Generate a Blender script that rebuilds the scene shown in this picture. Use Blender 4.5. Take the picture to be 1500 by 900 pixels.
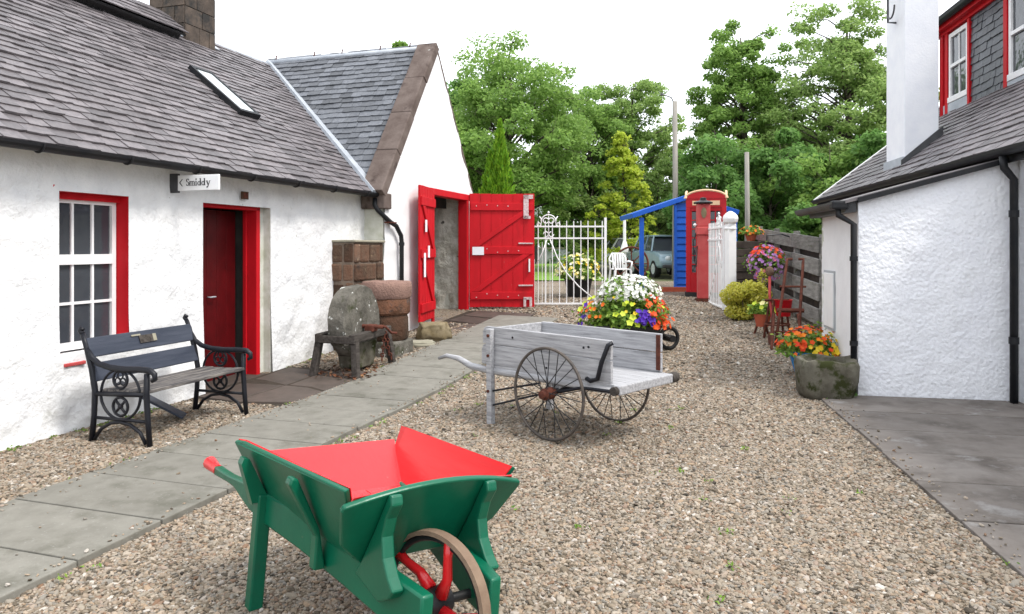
import bpy, bmesh, math, random
import numpy as np
from mathutils import Vector, Matrix, noise, Euler
for o in list(bpy.data.objects): bpy.data.objects.remove(o)
S = bpy.context.scene
C = S.collection
random.seed(7); RNG = np.random.default_rng(7)
PI = math.pi; R = math.radians

# ------------------------------------------------------------------ camera, sky, sun, exposure
cam = bpy.data.cameras.new('camera'); cam_o = bpy.data.objects.new('camera', cam); C.objects.link(cam_o)
cam_o.location = (0, 0, 1.6); cam_o.rotation_euler = (R(90), 0, 0)
cam.sensor_width = 36; cam.lens = 25.2; cam.shift_y = -0.0587; cam.clip_start = .05; cam.clip_end = 600
S.camera = cam_o
SUN_AZ, SUN_EL = R(118), R(55)          # azimuth from +Y towards +X
w = bpy.data.worlds.new('World'); S.world = w; w.use_nodes = True
nt = w.node_tree; nt.nodes.clear()
sky = nt.nodes.new('ShaderNodeTexSky'); sky.sky_type = 'NISHITA'; sky.sun_disc = False
sky.sun_elevation = SUN_EL; sky.sun_rotation = SUN_AZ; sky.air_density = 1.0; sky.dust_density = 3.0
mul = nt.nodes.new('ShaderNodeVectorMath'); mul.operation = 'SCALE'; mul.inputs['Scale'].default_value = .10
mx = nt.nodes.new('ShaderNodeMixRGB'); mx.inputs[0].default_value = .86; mx.inputs[2].default_value = (.93, .96, 1.0, 1)   # even cloud cover
bg = nt.nodes.new('ShaderNodeBackground'); bg.inputs[1].default_value = 1.0
wo = nt.nodes.new('ShaderNodeOutputWorld')
nt.links.new(sky.outputs[0], mul.inputs[0]); nt.links.new(mul.outputs[0], mx.inputs[1])
nt.links.new(mx.outputs[0], bg.inputs[0]); nt.links.new(bg.outputs[0], wo.inputs[0])
sl = bpy.data.lights.new('sun', 'SUN'); sl.energy = 1.5; sl.angle = R(14); sl.color = (1, .95, .88)
so = bpy.data.objects.new('sun', sl); C.objects.link(so); so.location = (6, 4, 14)
sd = Vector((math.sin(SUN_AZ)*math.cos(SUN_EL), math.cos(SUN_AZ)*math.cos(SUN_EL), math.sin(SUN_EL)))
so.rotation_euler = (-sd).to_track_quat('-Z', 'Y').to_euler()
S.view_settings.view_transform = 'Standard'; S.view_settings.look = 'None'
S.view_settings.exposure = 1.22; S.view_settings.gamma = 1.0; S.view_settings.use_curve_mapping = False
S.render.engine = 'CYCLES'
S.cycles.max_bounces = 6; S.cycles.transparent_max_bounces = 8

# ------------------------------------------------------------------ frames
TH = R(17.7); sT, cT = math.sin(TH), math.cos(TH)        # the left-hand row of buildings
TP = math.atan(.1895); sP, cP = math.sin(TP), math.cos(TP)  # the right-hand house
def gz(Y):
    t = max(0, min(Y, 17.5)-7.5)
    return .055*(t-.5) if t > 1 else .0275*t*t
def LW(v, u, z=0): return Vector((u*sT+v*cT, u*cT-v*sT, z))
def RW(q, p, z=0): return Vector((p*sP+q*cP, p*cP-q*sP, z))
def lg(v, u): return gz(u*cT-v*sT)
def project(P): return (750+1050*P[0]/max(P[1], .01), 362+1050*(1.6-P[2])/max(P[1], .01))

# ------------------------------------------------------------------ materials
MATS = {}
def nmat(name):
    m = bpy.data.materials.new(name); m.use_nodes = True
    MATS[name] = m
    return m, m.node_tree, m.node_tree.nodes['Principled BSDF']
def rgba(c): return (c[0], c[1], c[2], 1)
def rnd_node(t):
    oi = t.nodes.new('ShaderNodeObjectInfo'); ge = t.nodes.new('ShaderNodeNewGeometry')
    a = t.nodes.new('ShaderNodeMath'); a.operation = 'ADD'
    t.links.new(oi.outputs['Random'], a.inputs[0]); t.links.new(ge.outputs['Random Per Island'], a.inputs[1])
    f = t.nodes.new('ShaderNodeMath'); f.operation = 'FRACT'; t.links.new(a.outputs[0], f.inputs[0])
    return f.outputs[0]
def mat(name, col, col2=None, scale=6, lo=.35, hi=.65, rough=.7, spec=.3, metal=0, bump=0, bscale=40, bdist=.01,
        stretch=(1, 1, 1), vary=0, spots=None, spots2=None, voro=0, trans=0, coat=0):
    m, t, b = nmat(name)
    L = t.links.new
    tc = t.nodes.new('ShaderNodeTexCoord'); mp = t.nodes.new('ShaderNodeMapping'); mp.inputs['Scale'].default_value = stretch
    L(tc.outputs['Object'], mp.inputs[0]); co = mp.outputs[0]
    out = None
    if vary:
        rn = rnd_node(t)
        ad = t.nodes.new('ShaderNodeVectorMath'); ad.operation = 'ADD'
        cb = t.nodes.new('ShaderNodeCombineXYZ'); ml = t.nodes.new('ShaderNodeMath'); ml.operation = 'MULTIPLY'; ml.inputs[1].default_value = 37
        L(rn, ml.inputs[0]); L(ml.outputs[0], cb.inputs[0]); L(ml.outputs[0], cb.inputs[2]); L(co, ad.inputs[0]); L(cb.outputs[0], ad.inputs[1]); co = ad.outputs[0]
    def nz(sc, det=5, ro=.6):
        n = t.nodes.new('ShaderNodeTexNoise'); n.inputs['Scale'].default_value = sc; n.inputs['Detail'].default_value = det
        n.inputs['Roughness'].default_value = ro; L(co, n.inputs['Vector']); return n.outputs['Fac']
    def ramp(src, a, bb):
        r = t.nodes.new('ShaderNodeMapRange'); r.inputs[1].default_value = a; r.inputs[2].default_value = bb; L(src, r.inputs[0]); return r.outputs[0]
    def mix(fac, a, bcol):
        x = t.nodes.new('ShaderNodeMixRGB'); L(fac, x.inputs[0])
        if isinstance(a, tuple): x.inputs[1].default_value = rgba(a)
        else: L(a, x.inputs[1])
        x.inputs[2].default_value = rgba(bcol); return x.outputs[0]
    out = mix(ramp(nz(scale), lo, hi), tuple(col), col2 if col2 else col)
    for s in (spots, spots2):
        if s: out = mix(ramp(nz(s[1], 6, .65), s[2], s[2]+s[3]), out, s[0])
    if vary:
        hs = t.nodes.new('ShaderNodeHueSaturation'); r = t.nodes.new('ShaderNodeMapRange'); r.inputs[3].default_value = 1-vary; r.inputs[4].default_value = 1+vary
        L(rn, r.inputs[0]); L(r.outputs[0], hs.inputs['Value']); L(out, hs.inputs['Color']); out = hs.outputs[0]
    L(out, b.inputs['Base Color'])
    b.inputs['Roughness'].default_value = rough; b.inputs['Metallic'].default_value = metal; b.inputs['Specular IOR Level'].default_value = spec
    if coat: b.inputs['Coat Weight'].default_value = coat; b.inputs['Coat Roughness'].default_value = .15
    if bump:
        bp = t.nodes.new('ShaderNodeBump'); bp.inputs['Strength'].default_value = bump; bp.inputs['Distance'].default_value = bdist
        if voro:
            v = t.nodes.new('ShaderNodeTexVoronoi'); v.feature = 'SMOOTH_F1'; v.inputs['Scale'].default_value = voro; L(co, v.inputs['Vector'])
            a = t.nodes.new('ShaderNodeMath'); a.operation = 'SUBTRACT'; L(nz(bscale), a.inputs[0]); L(v.outputs['Distance'], a.inputs[1]); L(a.outputs[0], bp.inputs['Height'])
        else: L(nz(bscale), bp.inputs['Height'])
        L(bp.outputs[0], b.inputs['Normal'])
    return m
def leafmat(name, cols, trans=.3, rough=.55):
    m, t, b = nmat(name); L = t.links.new
    rn = rnd_node(t); cr = t.nodes.new('ShaderNodeValToRGB'); cr.color_ramp.interpolation = 'LINEAR'
    e = cr.color_ramp.elements
    for i, c in enumerate(cols):
        pos = i/max(1, len(cols)-1)
        if i < 2: e[i].position = pos; e[i].color = rgba(c)
        else: x = e.new(pos); x.color = rgba(c)
    e[0].position = 0
    L(rn, cr.inputs[0]); L(cr.outputs[0], b.inputs['Base Color']); b.inputs['Roughness'].default_value = rough; b.inputs['Specular IOR Level'].default_value = .25
    tr = t.nodes.new('ShaderNodeBsdfTranslucent'); L(cr.outputs[0], tr.inputs[0])
    ms = t.nodes.new('ShaderNodeMixShader'); ms.inputs[0].default_value = trans
    L(b.outputs[0], ms.inputs[1]); L(tr.outputs[0], ms.inputs[2]); L(ms.outputs[0], t.nodes['Material Output'].inputs[0])
    return m
WHITE = mat('limewash', (.76, .765, .77), (.66, .67, .69), 4, lo=.4, hi=.75, bump=.9, bscale=16, bdist=.02, rough=.9, spec=.1, spots=((.5, .5, .48), 2.3, .64, .1), spots2=((.42, .42, .38), 13, .68, .03))
WHITE_BARN = mat('limewash_smooth', (.76, .76, .765), (.70, .70, .71), 2, bump=.5, bscale=10, bdist=.01, rough=.9, spec=.1, spots=((.5, .5, .49), 5, .7, .08))
DIRTY = mat('dirty_limewash', (.62, .62, .58), (.45, .46, .38), 5, bump=.5, bscale=14, rough=.9, spec=.1)
RCAST = mat('roughcast', (.82, .83, .86), (.78, .79, .83), 2, bump=.6, bscale=36, bdist=.02, voro=25, rough=.85, spec=.15, spots=((.60, .61, .60), 1.6, .58, .2), spots2=((.40, .40, .36), 5, .72, .04))
CHIMW = mat('painted_chimney', (.76, .77, .80), (.70, .715, .76), 4, bump=.3, bscale=30, rough=.9, spec=.1)
SLATE = mat('slate', (.098, .088, .094), (.145, .130, .134), 5, rough=.5, spec=.4, bump=.35, bscale=25, bdist=.006, vary=.33, spots=((.24, .225, .23), 3.2, .66, .10), spots2=((.06, .05, .045), 7, .66, .06))
SLATE_B = mat('slate_blue', (.085, .092, .108), (.125, .132, .145), 5, rough=.5, spec=.4, bump=.35, bscale=25, bdist=.006, vary=.36, spots=((.19, .195, .205), 4, .66, .1))
SLATE_D = mat('slate_dark', (.055, .06, .075), (.085, .09, .10), 5, rough=.45, spec=.4, bump=.3, bscale=25, bdist=.006, vary=.25)
UNDER = mat('roof_underlay', (.03, .03, .032), rough=.9)
LEAD = mat('lead', (.42, .45, .49), (.32, .35, .39), 5, rough=.5, spec=.4, bump=.2, bscale=20)
IRON = mat('black_cast_iron', (.007, .008, .012), (.012, .013, .018), 8, rough=.42, spec=.28, bump=.15, bscale=60, bdist=.004)
GUTTER = mat('black_gutter_paint', (.009, .010, .013), (.017, .017, .018), 5, rough=.5, spec=.25)
GUTTERG = mat('worn_gutter_paint', (.06, .062, .066), (.03, .03, .033), 5, rough=.5, spec=.4)
REDP = mat('red_paint', (.52, .008, .016), (.44, .007, .013), 5, rough=.55, spec=.18, bump=.1, bscale=30, stretch=(1, 1, .3), spots=((.36, .008, .012), 3, .55, .15), spots2=((.42, .10, .09), 14, .70, .04))
REDB = mat('bright_red_gloss', (.62, .014, .018), (.55, .010, .014), 4, rough=.24, spec=.6, bump=.3, bscale=26, bdist=.004, stretch=(1.5, .12, 1.5), spots=((.36, .010, .012), 7, .66, .06), spots2=((.50, .10, .09), 18, .70, .03))
GREENP = mat('green_gloss', (.002, .105, .055), (.002, .085, .045), 4, rough=.3, spec=.35, bump=.2, bscale=22, bdist=.005, spots=((.012, .075, .045), 2.5, .55, .15), spots2=((.10, .12, .08), 26, .70, .02))
WPAINT = mat('white_paint', (.80, .80, .80), (.74, .74, .75), 6, rough=.45, spec=.35)
SANDST = mat('brown_sandstone', (.095, .072, .063), (.15, .12, .107), 4, rough=.9, spec=.1, bump=.5, bscale=18, spots=((.06, .045, .04), 3, .58, .1), spots2=((.45, .45, .42), 9, .70, .03))
REDST = mat('red_sandstone', (.125, .068, .045), (.105, .072, .052), 5, rough=.9, spec=.1, bump=1.0, bdist=.025, bscale=16, vary=.45, spots=((.07, .05, .04), 4, .56, .1), spots2=((.24, .17, .11), 5, .60, .1))
MORTAR = mat('mortar', (.22, .17, .13), (.12, .09, .07), 12, rough=.95, bump=.6, bscale=30)
PINKST = mat('pink_stone', (.30, .19, .155), (.23, .145, .12), 6, rough=.9, spec=.1, bump=1.0, bdist=.025, bscale=40)
BROWNST = mat('brown_stone', (.115, .062, .04), (.18, .085, .052), 5, rough=.9, spec=.1, bump=1.0, bdist=.025, bscale=20, spots=((.07, .055, .05), 3.5, .55, .1))
GREYST = mat('lichen_grey_stone', (.085, .08, .068), (.16, .15, .13), 6, rough=.95, spec=.1, bump=.9, bscale=20, bdist=.02, spots=((.05, .055, .03), 4, .56, .1), spots2=((.55, .56, .53), 9, .625, .03))
MOSSST = mat('mossy_stone', (.075, .068, .052), (.14, .132, .105), 7, rough=.95, spec=.1, bump=.7, bscale=18, spots=((.035, .04, .015), 5, .50, .1), spots2=((.40, .42, .36), 12, .66, .05))
TANST = mat('tan_boulder', (.16, .125, .07), (.23, .19, .125), 6, rough=.95, spec=.1, bump=.8, bscale=14, spots=((.10, .08, .045), 5, .56, .1))
PALEST = mat('pale_stone', (.32, .30, .235), (.25, .235, .18), 6, rough=.95, bump=.4, bscale=14)
CONC = mat('concrete', (.205, .197, .172), (.165, .158, .137), 7, rough=.9, spec=.15, bump=.35, bscale=120, bdist=.004, vary=.07, spots=((.12, .116, .096), 2.6, .53, .16), spots2=((.24, .235, .215), 40, .60, .1))
FLAG = mat('worn_flagstone', (.20, .18, .163), (.145, .125, .11), 3, rough=.7, spec=.22, bump=.35, bscale=30, bdist=.006, vary=.12, spots=((.085, .072, .062), 1.9, .50, .2), spots2=((.27, .26, .25), 3, .58, .14))
DARKFLAG = mat('damp_dark_flagstone', (.085, .066, .056), (.055, .044, .037), 4, rough=.7, spec=.3, bump=.4, bscale=25, bdist=.008, vary=.2, spots=((.05, .06, .03), 5, .64, .1))
GREYW = mat('weathered_grey_wood', (.42, .42, .435), (.24, .24, .25), 7, lo=.38, hi=.68, rough=.85, spec=.12, bump=.6, bscale=34, bdist=.007, stretch=(7, .45, 7), spots=((.12, .115, .12), 5, .66, .05))
OLDW = mat('old_dark_wood', (.04, .035, .031), (.085, .075, .068), 6, rough=.9, spec=.1, bump=.6, bscale=28, stretch=(5, .6, 5))
FENCEW = mat('fence_wood', (.14, .135, .125), (.25, .24, .225), 4, rough=.9, spec=.1, bump=.6, bscale=28, stretch=(5, .5, 5), vary=.25, spots=((.10, .10, .06), 3, .6, .1))
DARKW = mat('dark_tarred_wood', (.035, .027, .022), (.07, .055, .045), 5, rough=.85, bump=.5, bscale=25, vary=.3)
BENCHW = mat('slate_blue_bench_paint', (.030, .037, .055), (.05, .058, .08), 5, rough=.55, spec=.25, bump=.25, bscale=30, stretch=(.4, 4, 4))
SEATW = mat('worn_bench_seat', (.05, .047, .05), (.22, .20, .18), 7, lo=.42, hi=.66, rough=.75, bump=.4, bscale=30, stretch=(.5, 6, 4))
RUST = mat('rusty_iron', (.065, .022, .016), (.13, .042, .026), 14, rough=.85, spec=.2, bump=.4, bscale=60, spots=((.05, .025, .02), 7, .6, .1))
TYREIRON = mat('worn_iron_tyre', (.055, .048, .045), (.12, .10, .085), 12, rough=.6, spec=.3, metal=.2, bump=.2, bscale=50)
TAN = mat('rust_tan_tyre', (.21, .15, .105), (.15, .10, .07), 9, rough=.8, spec=.2, bump=.2, bscale=60)
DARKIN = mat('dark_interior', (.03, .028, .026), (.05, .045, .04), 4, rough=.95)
BLUEP = mat('blue_paint', (.010, .095, .46), (.008, .08, .40), 4, rough=.5, spec=.3, vary=.1)
PHONE = mat('phone_box_red', (.46, .007, .014), (.38, .006, .012), 4, rough=.4, spec=.25)
PUMPRED = mat('faded_red_paint', (.42, .045, .048), (.48, .085, .08), 4, rough=.55, spec=.3)
CREAM = mat('cream_paint', (.72, .52, .34), (.66, .44, .26), 5, rough=.6)
BLACK = mat('black_paint', (.012, .012, .014), (.02, .02, .02), 5, rough=.4)
TERRA = mat('terracotta', (.42, .10, .05), (.34, .08, .045), 6, rough=.85, bump=.2, bscale=30)
BLUEPOT = mat('blue_glaze', (.01, .22, .58), (.008, .18, .5), 4, rough=.2, spec=.5)
POLEW = mat('silvered_pole_wood', (.20, .19, .17), (.30, .28, .25), 4, rough=.9, bump=.4, bscale=30, stretch=(5, 5, .4))
BARK = mat('bark', (.05, .042, .032), (.10, .085, .065), 6, rough=.95, bump=.7, bscale=15, stretch=(2, 2, .5))
CARS = mat('silver_car_paint', (.50, .53, .55), (.46, .49, .52), 3, rough=.25, spec=.5, metal=.3)
CARB = mat('pale_blue_car_paint', (.22, .30, .34), (.18, .26, .30), 3, rough=.25, spec=.5, metal=.1)
RUBBER = mat('rubber', (.014, .014, .014), rough=.8)
PLASTW = mat('white_plastic', (.80, .80, .80), rough=.4, spec=.4)
CHIMST = mat('sooty_chimney_stone', (.05, .04, .033), (.10, .076, .06), 4, rough=.9, bump=.6, bscale=14, vary=.25, spots=((.03, .028, .026), 2.5, .5, .12))
FARDARK = mat('far_dark_timber', (.03, .03, .028), (.05, .048, .04), 2, rough=.9)
FARGREY = mat('far_grey_panel', (.40, .42, .44), (.34, .36, .38), 2, rough=.7)
SOIL = mat('dark_soil', (.03, .022, .016), (.05, .04, .03), 20, rough=1, bump=.6, bscale=60)
GRASS = mat('lawn_grass', (.13, .24, .035), (.18, .30, .05), 3, rough=.9, bump=.6, bscale=60, spots=((.10, .19, .03), 12, .5, .2))
EARTH = mat('field_earth', (.09, .12, .04), (.13, .12, .07), 2, rough=1, bump=.5, bscale=30)
NOTICE = mat('paper_notice', (.75, .77, .82), rough=.7)
HINGE = mat('flaking_white_hinge', (.45, .30, .30), (.62, .56, .56), 30, rough=.7, bump=.3, bscale=60)
INK = mat('black_sign_ink', (.02, .02, .025), rough=.6)
m, t, b = nmat('window_glass'); GLASS = m
b.inputs['Base Color'].default_value = (.045, .05, .06, 1); b.inputs['Roughness'].default_value = .06; b.inputs['Specular IOR Level'].default_value = .5
b.inputs['Transmission Weight'].default_value = .0
_n = t.nodes.new('ShaderNodeTexNoise'); _n.inputs['Scale'].default_value = 5; _b = t.nodes.new('ShaderNodeBump'); _b.inputs['Strength'].default_value = .35; _b.inputs['Distance'].default_value = .02
_tc = t.nodes.new('ShaderNodeTexCoord'); t.links.new(_tc.outputs['Object'], _n.inputs['Vector']); t.links.new(_n.outputs['Fac'], _b.inputs['Height']); t.links.new(_b.outputs[0], b.inputs['Normal'])
m, t, b = nmat('clear_glass'); CGLASS = m
b.inputs['Base Color'].default_value = (.55, .6, .62, 1); b.inputs['Roughness'].default_value = .05; b.inputs['Specular IOR Level'].default_value = .6
# pebble gravel: a sheet of voronoi stones, and loose stones above it
def gravel_cols(cr):
    cols = [(0, (.045, .038, .030)), (.09, (.12, .095, .066)), (.24, (.215, .172, .125)), (.40, (.265, .228, .18)), (.54, (.19, .175, .152)),
            (.66, (.29, .21, .14)), (.80, (.34, .295, .24)), (.91, (.17, .10, .06)), (1, (.45, .42, .375))]
    e = cr.color_ramp.elements
    for i, (p, c) in enumerate(cols):
        if i == 0: e[0].position = p; e[0].color = rgba(c)
        elif i == len(cols)-1: e[len(e)-1].position = p; e[len(e)-1].color = rgba(c)
        else: x = e.new(p); x.color = rgba(c)
m, t, b = nmat('gravel_bed'); GRAVEL = m
L = t.links.new
tc = t.nodes.new('ShaderNodeTexCoord'); vo = t.nodes.new('ShaderNodeTexVoronoi'); vo.inputs['Scale'].default_value = 48; L(tc.outputs['Object'], vo.inputs['Vector'])
sp = t.nodes.new('ShaderNodeSeparateColor'); L(vo.outputs['Color'], sp.inputs[0]); cr = t.nodes.new('ShaderNodeValToRGB'); gravel_cols(cr); L(sp.outputs[0], cr.inputs[0])
big = t.nodes.new('ShaderNodeTexNoise'); big.inputs['Scale'].default_value = .9; big.inputs['Detail'].default_value = 4; L(tc.outputs['Object'], big.inputs['Vector'])
mr = t.nodes.new('ShaderNodeMapRange'); mr.inputs[1].default_value = .3; mr.inputs[2].default_value = .7; mr.inputs[3].default_value = .78; mr.inputs[4].default_value = 1.1; L(big.outputs['Fac'], mr.inputs[0])
hs = t.nodes.new('ShaderNodeHueSaturation'); L(cr.outputs[0], hs.inputs['Color']); L(mr.outputs[0], hs.inputs['Value']); L(hs.outputs[0], b.inputs['Base Color'])
bp = t.nodes.new('ShaderNodeBump'); bp.invert = True; bp.inputs['Strength'].default_value = .9; bp.inputs['Distance'].default_value = .02; L(vo.outputs['Distance'], bp.inputs['Height']); L(bp.outputs[0], b.inputs['Normal'])
b.inputs['Roughness'].default_value = .8; b.inputs['Specular IOR Level'].default_value = .2
m, t, b = nmat('pebble_stone'); PEBBLE = m
oi = t.nodes.new('ShaderNodeObjectInfo'); cr = t.nodes.new('ShaderNodeValToRGB'); gravel_cols(cr); t.links.new(oi.outputs['Random'], cr.inputs[0]); t.links.new(cr.outputs[0], b.inputs['Base Color'])
b.inputs['Roughness'].default_value = .7; b.inputs['Specular IOR Level'].default_value = .25
# foliage
LF_MID = leafmat('leaves_mid_green', [(.16, .28, .06), (.22, .36, .085), (.29, .44, .11), (.18, .31, .08)], .55)
LF_DARK = leafmat('leaves_dark_green', [(.11, .23, .06), (.155, .295, .075), (.20, .36, .095)], .53)
LF_LIGHT = leafmat('leaves_light_green', [(.20, .32, .08), (.27, .40, .11), (.35, .47, .16), (.16, .27, .07)], .5)
LF_LARCH = leafmat('larch_yellow_green', [(.42, .52, .05), (.50, .60, .075), (.58, .64, .11), (.32, .46, .05)], .6)
LF_THUJA = leafmat('thuja_green', [(.10, .26, .015), (.17, .36, .02), (.26, .44, .03), (.07, .19, .015)], .35)
LF_GOLD = leafmat('golden_shrub_leaves', [(.58, .55, .07), (.68, .63, .12), (.44, .46, .05), (.75, .70, .22)], .5)
LF_BED = leafmat('bedding_leaves', [(.12, .24, .03), (.20, .33, .05), (.08, .17, .025), (.30, .42, .07)], .3)
LF_BROWN = leafmat('fallen_leaves', [(.12, .05, .025), (.20, .08, .04), (.09, .045, .03), (.25, .13, .06)], .1)
LF_CREEP = leafmat('creeper_leaves', [(.10, .10, .03), (.14, .12, .04)], .2)
def bloom(name, *c): return leafmat(name, list(c), .25)
B_WHITE = bloom('white_blossom', (.80, .80, .78), (.75, .76, .70)); B_RED = bloom('scarlet_blossom', (.70, .05, .015), (.78, .12, .02)); B_ORANGE = bloom('orange_blossom', (.80, .24, .015), (.80, .16, .02))
B_YEL = bloom('yellow_blossom', (.82, .55, .02), (.80, .62, .05)); B_LIME = bloom('lime_blossom', (.50, .62, .04), (.62, .70, .10)); B_PURP = bloom('purple_blossom', (.07, .025, .35), (.12, .04, .45))
B_LILAC = bloom('lilac_blossom', (.40, .18, .48), (.55, .30, .60)); B_PINK = bloom('pink_blossom', (.72, .12, .25), (.75, .20, .30)); B_PALEY = bloom('pale_yellow_blossom', (.80, .74, .30), (.85, .80, .5))

# ------------------------------------------------------------------ builders
OFFS = {}
class MB:
    def __init__(s): s.v = []; s.f = []
    def add(s, vs, fs):
        n = len(s.v); s.v += [tuple(x) for x in vs]; s.f += [tuple(i+n for i in f) for f in fs]; return s
    def box(s, x0, x1, y0, y1, z0, z1, M=None):
        vs = [Vector(p) for p in ((x0, y0, z0), (x1, y0, z0), (x1, y1, z0), (x0, y1, z0), (x0, y0, z1), (x1, y0, z1), (x1, y1, z1), (x0, y1, z1))]
        if M: vs = [M @ p for p in vs]
        return s.add(vs, [(0, 3, 2, 1), (4, 5, 6, 7), (0, 1, 5, 4), (1, 2, 6, 5), (2, 3, 7, 6), (3, 0, 4, 7)])
    def beam(s, a, b, wd, hd, up=(0, 0, 1)):
        a, b = Vector(a), Vector(b); d = (b-a); l = d.length; d.normalize(); x = d.cross(Vector(up))
        if x.length < 1e-4: x = Vector((1, 0, 0))
        x.normalize(); z = x.cross(d); M = Matrix((x, d, z)).transposed().to_4x4(); M.translation = a
        return s.box(-wd/2, wd/2, 0, l, -hd/2, hd/2, M)
    def tube(s, pts, rad, n=8, closed=False, cap=True, flat=1):
        pts = [Vector(p) for p in pts]; k = len(pts); rads = rad if isinstance(rad, (list, tuple)) else [rad]*k
        base = len(s.v); prev = None
        for i, p in enumerate(pts):
            if closed: d = pts[(i+1) % k]-pts[i-1]
            else: d = pts[min(i+1, k-1)]-pts[max(i-1, 0)]
            if d.length < 1e-9: d = Vector((0, 0, 1))
            d.normalize()
            if prev is None:
                a = Vector((0, 0, 1)) if abs(d.z) < .9 else Vector((1, 0, 0)); prev = d.cross(a).normalized()
            x = prev-d*prev.dot(d)
            if x.length < 1e-5: x = d.orthogonal()
            x.normalize(); prev = x; y = d.cross(x)
            for j in range(n):
                an = 2*PI*j/n; s.v.append(tuple(p+(x*math.cos(an)+y*math.sin(an)*flat)*rads[i]))
        for i in range(k if closed else k-1):
            i2 = (i+1) % k
            for j in range(n): s.f.append((base+i*n+j, base+i*n+(j+1) % n, base+i2*n+(j+1) % n, base+i2*n+j))
        if cap and not closed:
            s.f.append(tuple(base+j for j in range(n))[::-1]); s.f.append(tuple(base+(k-1)*n+j for j in range(n)))
        return s
    def lathe(s, prof, n=24, c=(0, 0, 0), M=None, wob=0):
        base = len(s.v); k = len(prof); c = Vector(c)
        for (r, z) in prof:
            for j in range(n):
                a = 2*PI*j/n; p = Vector((r*math.cos(a), r*math.sin(a), z))
                if wob: p += p.normalized()*wob*noise.noise(p*7+Vector((3, 1, 2)))
                if M: p = M @ p
                s.v.append(tuple(p+c))
        for i in range(k-1):
            for j in range(n): s.f.append((base+i*n+j, base+i*n+(j+1) % n, base+(i+1)*n+(j+1) % n, base+(i+1)*n+j))
        s.f.append(tuple(base+j for j in range(n))[::-1]); s.f.append(tuple(base+(k-1)*n+j for j in range(n)))
        return s
    def prism(s, poly, o, ax, ay, an, th):
        """polygon (2D) in plane ax, ay at o, thickness th along an"""
        o, ax, ay, an = Vector(o), Vector(ax), Vector(ay), Vector(an); k = len(poly)
        vs = [o+ax*a+ay*b for a, b in poly]+[o+ax*a+ay*b+an*th for a, b in poly]
        fs = [tuple(range(k))[::-1], tuple(range(k, 2*k))]+[(i, (i+1) % k, k+(i+1) % k, k+i) for i in range(k)]
        return s.add(vs, fs)
    def ring(s, c, ax, ay, r, tr, n=24, m=6, a0=0, a1=2*PI, flat=1):
        c, ax, ay = Vector(c), Vector(ax), Vector(ay); full = abs(a1-a0-2*PI) < 1e-6
        pts = [c+ax*r*math.cos(a0+(a1-a0)*i/(n if full else n-1))+ay*r*math.sin(a0+(a1-a0)*i/(n if full else n-1)) for i in range(n)]
        return s.tube(pts, tr, m, closed=full)
    def build(s, name, mt, parent=None, smooth=False, bevel=0, kind=None, label=None, M=None):
        me = bpy.data.meshes.new(name)
        off = Vector((0, 0, 0))
        if parent is not None: off = OFFS.get(parent.name, off)
        vs = [(a-off.x, b-off.y, c-off.z) for a, b, c in s.v] if off.length else s.v
        me.from_pydata(vs, [], s.f)
        bm = bmesh.new(); bm.from_mesh(me); bmesh.ops.recalc_face_normals(bm, faces=bm.faces); bm.to_mesh(me); bm.free()
        me.materials.append(mt)
        if smooth:
            for p in me.polygons: p.use_smooth = True
        o = bpy.data.objects.new(name, me); C.objects.link(o)
        if parent is not None:
            o.parent = parent
            if off.length: OFFS[o.name] = off
        if M is not None: o.matrix_basis = M
        if bevel:
            bv = o.modifiers.new('bevel', 'BEVEL'); bv.width = bevel; bv.segments = 2; bv.limit_method = 'ANGLE'; bv.angle_limit = R(40)
        if smooth == 'auto': 
            try: me.set_sharp_from_angle(angle=R(38))
            except Exception: pass
        if kind: o['kind'] = kind
        if label: o['label'] = label
        return o
def tag(o, label, cat, group=None, kind=None):
    if label: o['label'] = label
    if cat: o['category'] = cat
    if group: o['group'] = group
    if kind: o['kind'] = kind
    return o
def thing(name, label, cat, loc=(0, 0, 0), rz=0, group=None, off=None):
    o = bpy.data.objects.new(name, None); C.objects.link(o); o.empty_display_size = .2
    o.location = loc; o.rotation_euler = (0, 0, rz)
    if off is not None: OFFS[o.name] = Vector(off)
    return tag(o, label, cat, group)
def struct(o): o['kind'] = 'structure'; return o
def bx(name, mt, parent, x0, x1, y0, y1, z0, z1, bevel=0, **k): return MB().box(x0, x1, y0, y1, z0, z1).build(name, mt, parent, bevel=bevel, **k)
def npmesh(name, verts, faces, mt, parent=None, kind=None, smooth=False):
    """fast mesh from numpy arrays; faces (n,k)"""
    me = bpy.data.meshes.new(name); n, k = faces.shape
    me.vertices.add(len(verts)); me.vertices.foreach_set('co', verts.astype(np.float32).ravel())
    me.loops.add(n*k); me.loops.foreach_set('vertex_index', faces.astype(np.int32).ravel())
    me.polygons.add(n); me.polygons.foreach_set('loop_start', np.arange(0, n*k, k, dtype=np.int32)); 
    me.update(calc_edges=True); me.validate(); me.materials.append(mt)
    if smooth: me.polygons.foreach_set('use_smooth', np.ones(n, dtype=bool))
    o = bpy.data.objects.new(name, me); C.objects.link(o)
    if parent is not None: o.parent = parent
    if kind: o['kind'] = kind
    return o
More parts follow.
